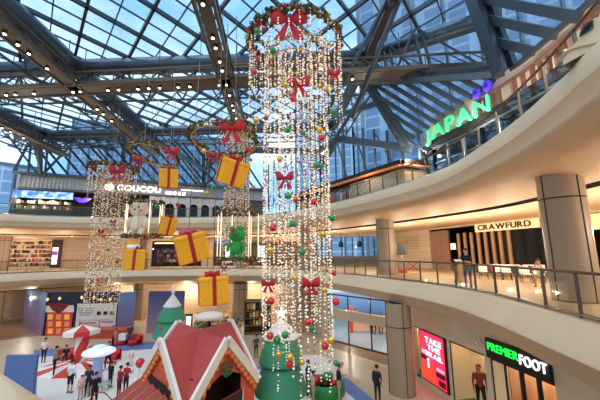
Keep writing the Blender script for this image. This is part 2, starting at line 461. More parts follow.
steel('Triangular glazed gable frame beside the eaves strut', [(CH, EV1, .3, .3, 'l'), (CH+V((0,0,.55)), EV1+V((0,0,.55)), .16, .16, 'b')]+
      [(lerp(CH, EV1, t), lerp(ND, NE, t)-V((0,0,.4)), .14, .14, 'b') for t in (.2, .26, .5, .56)]+[(lerp(CH, EV1, a), lerp(ND, NE, c_), .13, .13, 'b') for a, c_ in ((.28, .02), (.22, .5), (.95, .52), (.5, .25))], 'gable_frame')
b = MB(); b.poly([CH, EV1, NE, ND]); b.build('gable_glazing', M_roofglass, roof)
# crossing diagonal tubes in front of the gable
steel('Pair of long crossing tubes rising steeply right of the bead curtain', [(aty(352, 118, 19.5), aty(399, 0, 15), .16, 0, 't'), (aty(320, 125, 19.8), aty(392, -8, 15.4), .13, 0, 't')], 'crossing_tubes', 'tube')
# sloping glass down to the right-hand eaves
b = MB(); b.poly([CH, EV1, EV0]); b.build('sloping_glazing', M_roofglass, roof)
mem = [(CH, EV0, .45, .45, 'b')]
for i in range(1, 10):
    t = i/10.; mem.append((lerp(CH, EV1, t), lerp(EV0, EV1, min(.99, t**.9+.06)), .16, .3, 'b')) if False else mem.append((lerp(CH, EV0, t), lerp(EV1, EV0, max(0, t-.02))+V((0, 0, 0)), .1, .1, 'b')) if False else None
mem = [m_ for m_ in mem if m_]
for i in range(1, 11):
    t = i/11.; e_ = lerp(EV0, EV1, t); hp = lerp(CH, EV1, (t-.33)/.67) if t > .33 else lerp(CH, EV0, (.33-t)/.33)
    mem.append((hp, e_, .14, .26, 'b'))
steel('Slope of closely spaced dark rafters above the green sign', mem, 'rafter_slope', 'rafter')
# near right slope with wide panes
E2 = aty(600, -20, 8.0)+V((0, 0, 0)); E3 = V((9.6, 1, 16.4))
EVn = V((10.2, 9.6, 16.0)); EVm = V((9.9, 3.0, 16.2))
RT = [NE+V((.3,-.4,0)), V((6.6, 8, 21.6)), V((6.5, 2, 21.6))]; EB = [EV1, EVn, EVm]
b = MB(); b.poly([RT[0], RT[1], EB[1], EB[0]]); b.poly([RT[1], RT[2], EB[2], EB[1]]); b.build('sloping_glazing', M_roofglass, roof)
mem = []
for px, py, t in ((532, 51, .62), (554, 34, .34), (577, 17, .06), (603, -3, -.25), (640, -30, -.6)):
    e_ = hit(px, py, EV1, EVn); st = lerp(NE, EV1, t) if t >= 0 else lerp(NE, RT[1], -t)
    mem.append((st, e_+(e_-st).normalized()*.12, .2, .4, 'b'))
mem.append((EB[0], EB[1], .16, .2, 'b')); mem.append((EB[1], EB[2], .16, .2, 'b'))
steel('Heavy dark rafters fanning down to the beige wall at top right', mem, 'rafter_slope', 'rafter')

# end slope above the restaurant roof at the back, and tree struts
SA, SB = V((-33, 34.6, 16.9)), V((-5.5, 46, 16.9))
TA, TB = V((-32, 35.2, 21.4)), V((-4, 38.5, 21.4))
b = MB(); b.poly([SA, SB, TB, TA]); b.build('end_glazing', M_roofglass, roof)
b = MB(); b.poly([TA+V((0,0,0)), TB, V((3.8, 34, ZG)), V((-33.5, 36, ZG))]); b.build('end_glazing', M_roofglass, roof)
mem = []
for i in range(23):
    t = i/22; a = lerp(SA, SB, t); c_ = lerp(TA, TB, max(0, t-.16)); mem.append((a, c_, .12, .26, 'b'))
mem.append((SA, SB, .4, .4, 'l')); mem.append((TA, TB, .35, .35, 'l'))
tt = steel('Sloping screen of parallel ribs above the top-floor restaurant roof', mem, 'rib_screen', 'rib'); tt['group'] = 'slanted steel at the back of the roof'
for px, lab in ((40, 'Dark splayed tree column at far left above the corrugated roof'), (124, 'Dark splayed tree column above the left bead curtain'), (204, 'Dark splayed tree column behind the second hanging hoop')):
    base = hit(px, 178, SA, SB); base.z = 16.6; top = V((base.x*.98, base.y-1.5, 21.3))
    mem = [(base, top, .4, .4, 'b'), (base+V((.5,0,0)), top+V((1.1,0,0)), .22, .3, 'b'), (base, top+V((-3.6, -.3, 0)), .2, .2, 'b'), (base, top+V((4.2, .6, 0)), .2, .2, 'b'), (base, top+V((1.5, -2.5, 0)), .2, .2, 'b')]
    tt = steel(lab, mem, 'tree_column', 'strut'); tt['group'] = 'splayed tree columns at the back of the roof'
for (a, c_), lab in (((aty(52, 128, 33), aty(118, 127, 33)), 'upper'), ((aty(48, 147, 33.5), aty(122, 144, 33.5)), 'lower')):
    tt = steel('Slender horizontal tie rod at the far left of the roof, '+lab+' one', [(a, c_, .07, 0, 't')], 'tie_rod', 'rod'); tt['group'] = 'tie rods'
# members dropping from the far nodes
tt = steel('Sloping hip beams falling from the far cross truss towards the back wall', [(V((-30.3,34.9,21.2)), aty(116,150,37), .4, .4, 'l'), (V((-17.8,33.8,21.2)), aty(205,170,40), .4, .4, 'l'), (aty(205,170,40), aty(250,130,36), .22, .22, 'b'), (aty(203,172,40), aty(158,122,35), .22, .22, 'b')], 'hip_beams', 'beam'); tt['group'] = 'slanted steel at the back of the roof'

# curtain wall behind the bead curtain, right back
Q = [V((-5.5, 46, 0)), V((2.4, 34.5, 0)), V((5.2, 28.6, 0)), V((8.3, 20.6, 0))]
b = MB(); bars = MB()
zt = [20.5, 21.0, 19.5, 15.6]
for i in range(3):
    p, q = Q[i], Q[i+1]; b.poly([p+V((0,0,13.7)), q+V((0,0,13.7)), q+V((0,0,zt[i+1])), p+V((0,0,zt[i]))])
    n = int((q-p).length/1.5)
    for j in range(n+1):
        t = j/n; c_ = lerp(p, q, t); z1 = zt[i]+(zt[i+1]-zt[i])*t; bars.bar(c_+V((0,0,13.7)), c_+V((0,0,z1)), .12, .16)
        if j % 2 == 0 and j < n: bars.bar(c_+V((0,0,z1-.2)), lerp(p, q, (j+1.4)/n)+V((0,0,14)), .1)
b.build('window_wall_glazing', M_roofglass, roof); bars.build('window_wall_bars', M_steel_dk, roof)
pts = [aty(250, 150, 30), aty(320, 152, 27), aty(338, 139, 25), aty(412, 149, 21)]
steel('Heavy kinked steel beam crossing behind the bead curtain on the right', [(pts[i], pts[i+1], .4, .55, 'l') for i in range(3)]+[(aty(338,139,25), aty(318,170,27), .35, .4, 'b'), (aty(330,118,25.4), aty(386,101,22.5), .3, .4, 'l'), (aty(368,86,20.6), aty(333,142,25), .2, .2, 'b')]+[(aty(368,86,20.6), aty(404,146,21), .35, .35, 'b')], 'kinked_beam', 'beam')

# ---------------------------------------------------------------- lighting gantries
M_lamp = mat('lamp_face', 'FFE9C8', .4, emit=9)
def gantry(label, p, q, lamps, z=18.5, w=.9, h=.75):
    p, q = V((*p, z)), V((*q, z)); d = (q-p).normalized(); s = V((d.y, -d.x, 0)); L = (q-p).length; mid = (p+q)/2
    t = thing('lighting_gantry', mid, label, 'gantry', 'suspended lighting gantries')
    b = MB(); b.bar(p+V((0,0,.12)), q+V((0,0,.12)), w*.62, .16, up=(0,0,1)); b.build('walkway_deck', M_bronze, t)
    b = MB()
    for sg in (1, -1):
        b.bar(p+s*sg*w/2+V((0,0,.1)), q+s*sg*w/2+V((0,0,.1)), .14, .24, up=(0,0,1)); b.bar(p+s*sg*w/2+V((0,0,h)), q+s*sg*w/2+V((0,0,h)), .1, .12, up=(0,0,1))
    b.build('side_rail', M_bronze, t)
    n = int(L/1.3)
    for sg in (1, -1):
        b = MB()
        for i in range(n):
            a0 = p+d*(L*i/n)+s*sg*w/2; a1 = p+d*(L*(i+1)/n)+s*sg*w/2
            b.bar(a0+V((0,0,.1)), a0+V((0,0,h)), .05); b.bar(a0+V((0,0,h)), a1+V((0,0,.1)), .05)
        b.build('lattice', M_steel_dk, t)
    b = MB()
    for i in range(0, n+1, 4):
        c_ = p+d*(L*i/n); b = MB(); b.tube([c_+V((0,0,h)), c_+V((0,0,21.5-z))], .03, 5); b.build('hanger_rod', M_steel_dk, t)
    for tt_ in lamps:
        c_ = p+(q-p)*tt_
        hs = MB(); hs.lathe([(.1, -.1), (.11, .02), (.07, .12)], c_, 14); o = hs.build('spotlight', M_black, t)
        f = MB(); f.lathe([(.075, -.14), (.075, -.11)], c_, 12); f.build('lamp_face', M_lamp, o)
    return t
def tl(px, py, p, q, z=18.5):
    w = atz(px, py, z); d = V((q[0]-p[0], q[1]-p[1])); return ((w.x-p[0])*d.x+(w.y-p[1])*d.y)/d.dot(d)
GA = ((-3.9, 8.0), (-5.9, 33)); GB = ((-14.2, 8), (-16.4, 34)); GC = ((-24.2, 8), (-26.6, 34)); GT = ((-36, 20.9), (11.8, 17.7))
gantry('Lighting gantry hanging left of the big red bow, running away from camera', *GA, [tl(*c, *GA) for c in ((201,2),(210,36),(212,46),(216,60),(219,69),(227,94),(229,104),(231,109),(233,117))])
gantry('Lighting gantry descending diagonally from the upper left corner', *GB, [tl(*c, *GB) for c in ((4,32),(18,43),(30,52),(47,67),(98,108),(104,113),(113,120))])
gantry('Lighting gantry farthest to the left below the crossing gantry', *GC, [tl(*c, *GC) for c in ((5,127),(13,131),(25,137))])
gantry('Long lighting gantry crossing the whole roof from left to right', *GT, [tl(*c, *GT) for c in ((0,96),(11,96),(21,96),(39,95),(77,93),(86,94),(112,92),(123,92),(142,91),(153,91),(164,91),(182,90),(193,89),(222,88),(229,88),(340,81),(352,80))], w=1.3, h=.9)

# ---------------------------------------------------------------- towers outside
def tower_mat(name, wall, glassc, sx, sz, emit=.0):
    mt = tiles(name, glassc, glassc, wall, sx, sz, .28, .3, axis='xz'); return mt
MT1 = tower_mat('tower_facade_blue', '6F8EAA', '4A6C90', 1.5, 2.6)
MT2 = tower_mat('tower_facade_pale', 'A2B6C8', '7492AE', 3.4, 3.2)
def tower(label, x, y, w, d, h, mt):
    t = thing('office_tower', (x, y, -5), label, 'building', 'office towers outside the glass')
    R = Matrix.Rotation(math.atan2(-x, y), 3, 'Z')
    b = MB(); b.box((x, y, h/2-5), (w, d, h), R); b.build('facade', mt, t)
    b = MB(); b.box((x, y, h-5+.8), (w*.7, d*.7, 1.6), R); b.build('roof_plant', M_steel, t)
    b = MB()
    for k_ in range(int(w/6)+1):
        p = R @ V((-w/2+k_*6, -d/2-.2, 0)); b.bar((x+p.x, y+p.y, -5), (x+p.x, y+p.y, h-5), .5, .5)
    b.build('pilaster', M_steel, t)
tower('Tall blue-glass office tower seen through the gable at upper right', 38, 62, 44, 20, 72, MT1)
tower('Pale office tower seen through the window wall right of the bead curtain', 24, 122, 48, 20, 74, MT2)
tower('Blue-grey block seen through the glass above the restaurant sign', -38, 98, 40, 18, 48, MT1)
tower('Pale block seen through the glass at the far left edge', -88, 82, 34, 18, 36, MT2)
tower('Slim pale tower seen between the left and middle bead curtains', -82, 130, 28, 16, 66, MT2)

# ---------------------------------------------------------------- sky
w = bpy.data.worlds.new('sky'); scene.world = w; w.use_nodes = True
N, L = w.node_tree.nodes, w.node_tree.links; N.clear()
o = N.new('ShaderNodeOutputWorld'); bg = N.new('ShaderNodeBackground'); tc = N.new('ShaderNodeTexCoord'); mp = N.new('ShaderNodeMapping')
nz = N.new('ShaderNodeTexNoise'); rp = N.new('ShaderNodeValToRGB'); mp.inputs['Scale'].default_value = (1, 1, 2)
L.new(tc.outputs['Generated'], mp.inputs['Vector']); L.new(mp.outputs[0], nz.inputs['Vector']); nz.inputs['Scale'].default_value = 2.6; nz.inputs['Detail'].default_value = 6
L.new(nz.outputs['Fac'], rp.inputs['Fac']); e = rp.color_ramp.elements
e[0].position = .43; e[0].color = (*hx('86B8E2'), 1); e[1].position = .70; e[1].color = (*hx('F4F9FF'), 1)
L.new(rp.outputs[0], bg.inputs['Color']); bg.inputs['Strength'].default_value = 1.35; L.new(bg.outputs[0], o.inputs['Surface'])
sd = bpy.data.lights.new('sun', 'SUN'); sd.energy = 1.6; sd.angle = 1.0; sd.color = (1, .97, .92)
so = bpy.data.objects.new('sun', sd); C.objects.link(so); so.rotation_euler = (math.radians(38), math.radians(-12), 0)
# ---------------------------------------------------------------- added fill lamps and ceiling discs
def plight(x, y, z, e, col=(1, .89, .74), r=.09):
    l = bpy.data.lights.new('downlight', 'POINT'); l.energy = e; l.color = col; l.shadow_soft_size = r  # added point lamp hung in mid-air as fill, below any real fitting
    ob = bpy.data.objects.new('downlight', l); C.objects.link(ob); ob.location = (x, y, z); return ob
M_dl = mat('downlight_glow', 'FFE2B8', .4, emit=9)
dl = MB()
def lights_along(R, N, idx, d, z, e, ceil):
    for i in idx:
        p = R[i]+N[i]*d; plight(p.x, p.y, z, e)
for i in range(4, 92, 5): lights_along(R2, N2, [i], 5.4, 8.2, 160, 9.7)
for i in range(4, 92, 7):
    lights_along(R2, N2, [i], 4.2, 3.0, 260, 3.9)
for i in range(4, 96, 8): lights_along(R3, N3, [i], 2.2, 14.0, 190, 15)
for i in range(2, 90, 4):
    for R_, N_, z in ((R2, N2, 3.93), (R3, N3, 9.72)):
        p = R_[i]+N_[i]*4.6; dl.lathe([(.11, -.03), (.11, -.005)], (p.x, p.y, z), 10)
o = dl.build('trim_3', M_dl); struct(o)

# ---------------------------------------------------------------- enclosing walls
def seg(p, q, z0, z1, th=.25, mt=M_wall, name='wall_back'):
    b = MB(); p = V((p[0], p[1], (z0+z1)/2)); q = V((q[0], q[1], (z0+z1)/2)); b.bar(p, q, th, z1-z0, up=(0, 0, 1)); return struct(b.build(name, mt))
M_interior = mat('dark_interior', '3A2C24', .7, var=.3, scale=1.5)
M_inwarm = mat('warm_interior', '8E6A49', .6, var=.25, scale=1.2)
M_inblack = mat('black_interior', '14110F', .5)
WA, WB = V((12.9, 30.8, 0)), V((18.3, 13.2, 0)); WD = (WB-WA).normalized(); WN = V((WD.y, -WD.x, 0))
if WN.x > 0: WN = -WN      # towards the void
def wr(px, py=240): h_ = hit(px, py, WA, WB); return V((h_.x, h_.y, 0))
seg(wr(391), wr(431), L2, 9.75, name='wall_right'); seg(V((9.8,38,0)), wr(391), L2, 9.75, name='wall_right'); seg(wr(431), WB+WD*16, 9.55, 9.75, name='wall_right')
seg(wr(552), wr(588), L2, 9.75, name='wall_right')
M_stonelight = mat('veined_stone', 'D8C2A4', .45, var=.08, scale=1.2)

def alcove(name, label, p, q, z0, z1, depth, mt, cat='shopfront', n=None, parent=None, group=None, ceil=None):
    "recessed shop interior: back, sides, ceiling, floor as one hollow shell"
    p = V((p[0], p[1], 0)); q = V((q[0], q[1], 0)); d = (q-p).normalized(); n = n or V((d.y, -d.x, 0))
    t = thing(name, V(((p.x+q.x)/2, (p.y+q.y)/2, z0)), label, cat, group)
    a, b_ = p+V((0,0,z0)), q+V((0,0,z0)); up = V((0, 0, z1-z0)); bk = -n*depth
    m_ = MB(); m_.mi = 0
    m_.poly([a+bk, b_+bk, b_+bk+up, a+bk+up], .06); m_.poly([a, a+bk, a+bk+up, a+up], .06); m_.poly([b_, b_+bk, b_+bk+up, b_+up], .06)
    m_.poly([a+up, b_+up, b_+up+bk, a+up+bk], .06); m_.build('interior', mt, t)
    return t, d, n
def mullions(t, p, q, z0, z1, n, w=.07, mt=M_black, name='window_frame', glassy=True, mid=None):
    b = MB(); p = V((p[0], p[1], 0)); q = V((q[0], q[1], 0))
    for i in range(n+1): c = lerp(p, q, i/n); b.bar(c+V((0,0,z0)), c+V((0,0,z1)), w, w)
    for z in [z0+w/2, z1-w/2]+([mid] if mid else []): b.bar(p+V((0,0,z)), q+V((0,0,z)), w, w, up=(0,0,1))
    b.build(name, mt, t)
    if glassy: b = MB(); b.poly([p+V((0,0,z0)), q+V((0,0,z0)), q+V((0,0,z1)), p+V((0,0,z1))]); b.build('glass_pane', M_glass, t)

# ---- restaurant with wooden slats, right
M_signlit = mat('backlit_cream', 'F2C48E', .5, emit=.5)
M_letterdk = mat('dark_letters', '3A2418', .4)
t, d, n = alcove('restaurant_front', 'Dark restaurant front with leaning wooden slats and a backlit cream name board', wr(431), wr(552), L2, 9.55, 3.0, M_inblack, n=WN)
b = MB(); b.bar(wr(431)+V((0,0,7.6)), wr(449)+V((0,0,7.6)), .2, 3.6, up=(0,0,1)); b.build('wood_panel', mat('walnut_panel', '8A6140', .5, var=.15, scale=2), t)
M_slat = mat('pale_wood_slat', 'A87C50', .5, var=.1, scale=4)
for px in (459, 465.5, 472, 479, 486, 493.5, 501, 509.5):
    q = wr(px, 230)+WN*.15; b = MB(); b.bar(q+V((0,0,L2)), q+V((0,0,9.0)), .12, .24, up=WD); b.build('slat', M_slat, t)
b = MB(); b.bar(wr(479)+WN*.25+V((0,0,9.28)), wr(545)+WN*.25+V((0,0,9.28)), .12, .62, up=(0,0,1)); bd = b.build('name_board', M_signlit, t)
sign_text('CRAWFURD', wr(482.5)+WN*.36+V((0,0,9.1)), wr(537)+WN*.36+V((0,0,9.1)), .42, .06, M_letterdk, t, bold=.03)
b = MB(); b.bar(wr(451)+WN*.1+V((0,0,7.9)), wr(456)+WN*.1+V((0,0,7.9)), .04, .55, up=(0,0,1)); b.build('menu_card', mat('menu_paper', 'F3E7D2', .6, emit=.5), t)
b = MB(); b.bar(wr(545)+WN*.2+V((0,0,9.28)), wr(552)+WN*.2+V((0,0,9.28)), .12, .6, up=(0,0,1)); b.build('wood_end', M_slat, t)
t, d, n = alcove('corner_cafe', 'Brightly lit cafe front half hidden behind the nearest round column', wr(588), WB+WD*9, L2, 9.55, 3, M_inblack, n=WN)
b = MB(); b.bar(wr(588)+WN*.2+V((0,0,9.05)), wr(600)+WD*3+WN*.2+V((0,0,9.05)), .12, .9, up=(0,0,1)); b.build('lit_board', M_signlit, t)

# lettering engraved on the stone wall
t = thing('wall_notice', wr(412)+WN*.2+V((0,0,7.9)), 'Faint engraved notice lines on the pale stone wall left of the restaurant', 'notice')
b = MB(); 
for i in range(5): b.bar(wr(404+i*.8)+WN*.15+V((0,0,8.9-i*.28)), wr(421-i*.5)+WN*.15+V((0,0,8.9-i*.28)), .02, .05, up=(0,0,1))
b.build('engraved_line', mat('engraved', '8C7355', .5), t)

# ---- glazed rooms at the back right of the middle gallery
G0, G1 = V((1.5, 41, 0)), V((10.2, 37.6, 0))
t = thing('window_wall', V((6, 39, L2)), 'Glazed window wall with dark frames on the middle gallery, behind the handrail right of the beads', 'window wall')
mullions(t, G0, G1, L2, 9.5, 7, .12)
seg(G0+V((-.2,0,0)), G1, 9.4, 9.75); 
b = MB(); b.bar(G0+V((0,-.3,L2+.6)), G1+V((0,-.3,L2+.6)), .1, 1.2, up=(0,0,1)); b.build('solid_dado', mat('dark_dado', '5A5A55', .6), t)
seg(G1, V((9.8,38,0)), L2, 9.75)
# ---- back-left wall of the middle gallery
WL = [V((-46, 30, 0)), V((-41, 38, 0)), V((-27, 44, 0)), V((-7, 45, 0)), G0]
def wb(px, A, B, py=252): h_ = hit(px, py, A, B); return V((h_.x, h_.y, 0))
seg(WL[0], WL[1], L2, 9.75, name='wall_left')
bl = lambda px: wb(px, WL[1], WL[2]); bm = lambda px: wb(px, WL[2], WL[3]); 
SH0, SH1 = bl(2), bl(53)
seg(WL[1], SH0, L2, 9.75); seg(SH1, WL[2], L2, 9.75); seg(SH0, SH1, 9.5, 9.75)
seg(WL[2], bm(152), L2, 9.75); seg(bm(202), bm(214), L2, 9.75); seg(bm(152), WL[3], 9.3, 9.75); seg(WL[3], G0, 8.9, 9.75)

def goods(t, name, label, p, d, n, z0, z1, rows, cols, pal, grp, dz=.02):
    "separate boxed articles on the shelves of t"
    L = (d).length; dn = d.normalized(); k = 0
    for r in range(rows):
        zz = z0+(z1-z0)*r/rows; rh = (z1-z0)/rows
        for c in range(cols):
            w_ = L/cols*random.uniform(.55, .9); h_ = rh*random.uniform(.45, .85); cc = p+dn*(L*(c+.5)/cols)+n*random.uniform(0, .08)
            b = MB(); Rz = Matrix.Rotation(math.atan2(dn.y, dn.x)+random.uniform(-.2, .2), 3, 'Z')
            b.cbox((cc.x, cc.y, zz+dz+h_/2), (w_, .35, h_), Rz, .25)
            o = b.build(name, pal[random.randrange(len(pal))]); tag(o, label, 'goods', grp)
PAL = [mat('goods_%s' % nm, h_, .5) for nm, h_ in (('cream', 'F2DDB8'), ('red', 'C8453F'), ('pink', 'E0A3B0'), ('brown', '6B4632'), ('black', '2A2327'), ('white', 'EFE8E4'), ('ochre', 'C99446'), ('mauve', '9C5F86'), ('olive', '6E6B44'))]
def shelves(t, p, q, n, z0, zs, depth=.4, mt=None):
    for z in zs:
        b = MB(); b.bar(p+V((0,0,z0+z)), q+V((0,0,z0+z)), depth, .05, up=(0,0,1)); b.build('shelf', mt or M_inwarm, t)
t, d, n = alcove('gift_shop', 'Bright toy and gift shop crowded with goods at far left of the middle gallery', SH0, SH1, L2, 9.5, 3, mat('bright_interior', 'E9CFA4', .6, emit=.25))
w0, w1 = SH0-n*1.2, SH1-n*1.2
shelves(t, w0, w1, n, L2, (.25, .95, 1.65, 2.35, 3.0))
goods(t, 'boxed_toy', 'small boxed toy or soft toy on the crowded shelves of the far-left gift shop', w0, w1-w0, n, L2+.28, L2+3.7, 6, 26, PAL, 'goods in the far-left gift shop')
plight((SH0.x+SH1.x)/2+.5, (SH0.y+SH1.y)/2-1.2, 8.6, 90)
# lit pillar poster right of it
t = thing('lit_poster', bl(57)+V((0,-.3,7)), 'White lit poster with a purple band on a dark pillar by the gift shop', 'poster')
M_scrw = mat('screen_white', 'E8E6F4', .4, emit=1.0); M_purple = mat('purple_print', '8C3FA0', .5, emit=.5)
a_, c_ = bl(54.5)-V((0,.35,0)), bl(60)-V((0,.35,0))
b = MB(); b.bar(bl(52.5)-V((0,.2,-7.7)), bl(63)-V((0,.2,-7.7)), .2, 3.6, up=(0,0,1)); b.build('pillar_panel', mat('wine_panel', '4A2018', .5), t)
b = MB(); b.bar(a_+V((0,0,7.4)), c_+V((0,0,7.4)), .05, 2.2, up=(0,0,1)); b.build('lit_sheet', M_scrw, t)
b = MB(); b.bar(a_+V((0,-.05,7.75)), c_+V((0,-.05,7.75)), .03, .5, up=(0,0,1)); b.build('print_band', M_purple, t)
# dim shop behind plush figure
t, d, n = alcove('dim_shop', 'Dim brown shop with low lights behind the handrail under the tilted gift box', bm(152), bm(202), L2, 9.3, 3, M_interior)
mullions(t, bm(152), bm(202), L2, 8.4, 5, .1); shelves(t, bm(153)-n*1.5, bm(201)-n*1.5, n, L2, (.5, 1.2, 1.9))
goods(t, 'shop_article', 'small dark article on the shelves of the dim brown shop', bm(153)-n*1.4, (bm(201)-bm(153)), n, L2+.55, L2+2.6, 3, 14, PAL, 'goods in the dim brown shop')
b = MB(); b.bar(bm(155)+V((0,-.2,9.0)), bm(200)+V((0,-.2,9.0)), .1, .12, up=(0,0,1)); b.build('strip_light', mat('warm_strip', 'FFD9A0', .5, emit=3), t)
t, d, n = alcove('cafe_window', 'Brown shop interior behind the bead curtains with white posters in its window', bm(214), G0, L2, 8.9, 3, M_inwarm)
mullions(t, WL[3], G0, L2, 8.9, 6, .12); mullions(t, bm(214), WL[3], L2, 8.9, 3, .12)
for k_, px in enumerate((226, 258)):
    a_, c_ = bm(px)+V((0,-.3,7.4)), bm(px+7)+V((0,-.3,7.4))
    b = MB(); b.bar(a_, c_, .06, 2.3, up=(0,0,1)); o = b.build('lit_poster', M_scrw); tag(o, ('White lit poster behind the green plush figure', 'White lit poster just left of the great bead curtain')[k_], 'poster', 'white posters in the cafe window')
plight(-3, 41.5, 8.4, 120)

# ---- ground floor right: sportswear shopfronts
RA, RB = V((7.0, 20.2, 0)), V((9.75, 5.7, 0)); RD = (RB-RA).normalized(); RN = V((-abs(RD.y), -abs(RD.x)*1, 0)); RN = V((RD.y, -RD.x, 0))
if RN.x > 0: RN = -RN
def rr(px, py): return hit(px, py, RA, RB)
seg(RA, RB+RD*4, 3.25, 4.2, mt=M_stonelight, name='wall_right'); 
def pier(a, c, z0=0, z1=3.25): seg(a, c, z0, z1, mt=M_stonelight, name='wall_right')
def xy(v): return V((v.x, v.y, 0))
w1a, w1b = xy(rr(409, 350)), xy(rr(421.5, 350)); s1, s2 = xy(rr(424, 350)), xy(rr(450, 360)); w2a, w2b = xy(rr(452, 365)), xy(rr(488, 370)); g1, g2 = xy(rr(491, 350)), xy(rr(556, 370))
pier(RA, w1a); pier(w1b, w2a); pier(w2b, g1); pier(g2, RB+RD*4); pier(w1a, w1b, 0, .1); pier(w2a, w2b, 0, .1); pier(w1a, w1b, 3.0, 3.25); pier(w2a, w2b, 3.0, 3.25)
def zat(px, py): return rr(px, py).z
M_pale = mat('pale_display', 'D9B78C', .6, emit=.15); M_turf = mat('green_turf', '5E7C3A', .9, bump=.4, scale=60)
for (a_, c_, lab) in ((w1a, w1b, 'Narrow display window beside the round column with dark mannequin and green turf'), (w2a, w2b, 'Wide display window with red-haired mannequin, between pink screen and green-lettered shop')):
    t, d, n = alcove('display_window', lab, a_, c_, .1, 3.0, 1.1, M_pale, n=RN, cat='display window', group='display windows on the right')
    mullions(t, a_, c_, .1, 2.98, 1, .08); b = MB(); b.poly([a_+V((0,0,.13)), c_+V((0,0,.13)), c_-RN*1.1+V((0,0,.13)), a_-RN*1.1+V((0,0,.13))], .05); b.build('turf_base', M_turf, t)
    if a_ is w2a:
        b = MB(); b.bar(lerp(a_, c_, .72)-RN*.9+V((0,0,2.35)), lerp(a_, c_, .98)-RN*.9+V((0,0,2.35)), .05, 1.1, up=(0,0,1)); b.build('photo_panel', mat('grey_photo', '5B5350', .6, var=.5, scale=6), t)
    plight(*(lerp(a_, c_, .5)-RN*.4+V((0,0,2.8))), 14)
# pink screen
M_pink = mat('screen_pink', 'E02848', .3, emit=1.1); M_red = mat('screen_red', 'F03828', .3, emit=1.0); M_wht = mat('screen_letters', 'F6EAF4', .3, emit=1.2)
P = lambda px, py: rr(px, py)+RN*.2
t = thing('led_screen', xy(rr(436, 360))+RN*.1+V((0,0,.9)), 'Tall glowing pink and red advertising screen with white lettering on the stone wall', 'screen')
z1, z0 = 2.95, .42
def rq(fa, fc, za, zc, off): a, c = lerp(s1, s2, fa), lerp(s1, s2, fc); return [a+RN*off+V((0,0,za)), c+RN*off+V((0,0,za)), c+RN*off+V((0,0,zc)), a+RN*off+V((0,0,zc))]
b = MB(); b.poly(rq(0, 1, z0-.1, z1+.05, .13), .08); b.build('screen_frame', M_black, t)
b = MB(); b.poly(rq(.05, .95, z0, z1, .23), .03); b.build('screen_panel', M_pink, t)
b = MB(); b.poly(rq(.08, .6, z0+.02, z0+.95, .27), .02); b.build('red_picture', M_red, t)
for q_ in ((.05, .3, z0+1.05, z0+1.3), (.62, .95, z0+.5, z0+.75), (.7, .95, z0+.1, z0+.4)): b = MB(); b.poly(rq(*q_, .27), .02); b.build('dark_block', mat('screen_dark', '4A1020', .3, emit=.3), t)
b = MB(); b.poly(rq(.1, .4, z0+1.35, z0+1.55, .27), .02); b.poly(rq(.66, .93, z0+.8, z0+.95, .27), .02); b.build('pale_blocks', mat('screen_pale_pink', 'F090B0', .3, emit=1), t)
for txt, f0, f1, zz, hh in (('TAKE', .28, .9, 2.45, .3), ('THE', .36, .84, 2.1, .27), ('TRAIL', .24, .92, 1.75, .24)):
    sign_text(txt, lerp(s1, s2, f0)+RN*.3+V((0,0,zz)), lerp(s1, s2, f1)+RN*.3+V((0,0,zz)), hh, .02, M_wht, t, bold=.03, one=True, name='lettering')
b = MB(); c_ = lerp(s1, s2, .36)+RN*.3; b.bar(c_+V((0,0,1.15)), c_+V((0,0,1.45)), .12, .02, up=RN); b.ball(c_+V((0,0,1.55)), .07, 10); b.build('pale_emblem', M_wht, t)
# white wall mark
t = thing('wall_emblem', rr(481, 340)+RN*.15, 'Small white double-swoosh mark on the stone wall above the wide display window', 'emblem')
b = MB(); 
for i, dx in enumerate((0, .28)):
    p0 = rr(478, 337)+RN*.16+RD*dx; b.tube([p0, p0+RD*.1-V((0,0,.22)), p0+RD*.25-V((0,0,.3))], [.05, .06, .02], 6)
b.build('swoosh', mat('grey_white', 'E9DFD8', .4), t)
# green-lettered shop
M_grn = mat('green_letters', '1BE34A', .4, emit=.9); M_wl = mat('white_letters', 'F4F4FF', .4, emit=1.0)
t, d, n = alcove('sportswear_shop', 'Sportswear shop with black fascia, green and white lettering and dark interior at lower right', g1, g2, 0, 3.25, 3.2, M_inwarm, n=RN)
zs0 = 3.02
b = MB(); b.poly([g1+RN*.12+V((0,0,zs0)), g2+RN*.12+V((0,0,zs0)), g2+RN*.12+V((0,0,3.8)), g1+RN*.12+V((0,0,3.8))], .14); b.build('black_fascia', M_inblack, t)
mid = lerp(g1, g2, .60)
sign_text('PREMIER', lerp(g1, g2, .06)+RN*.3+V((0,0,3.36)), lerp(g1, g2, .58)+RN*.3+V((0,0,3.36)), .32, .05, M_grn, t, bold=.0)
sign_text('FOOT', lerp(g1, g2, .60)+RN*.3+V((0,0,3.28)), lerp(g1, g2, .98)+RN*.3+V((0,0,3.28)), .36, .05, M_wl, t, bold=.02)
mullions(t, g1, g2, 0, zs0, 4, .12, glassy=False)
b = MB(); b.poly([g1+V((0,0,.02)), lerp(g1,g2,.28)+V((0,0,.02)), lerp(g1,g2,.28)+V((0,0,zs0)), g1+V((0,0,zs0))], .04); b.build('pale_panel', M_pale, t)
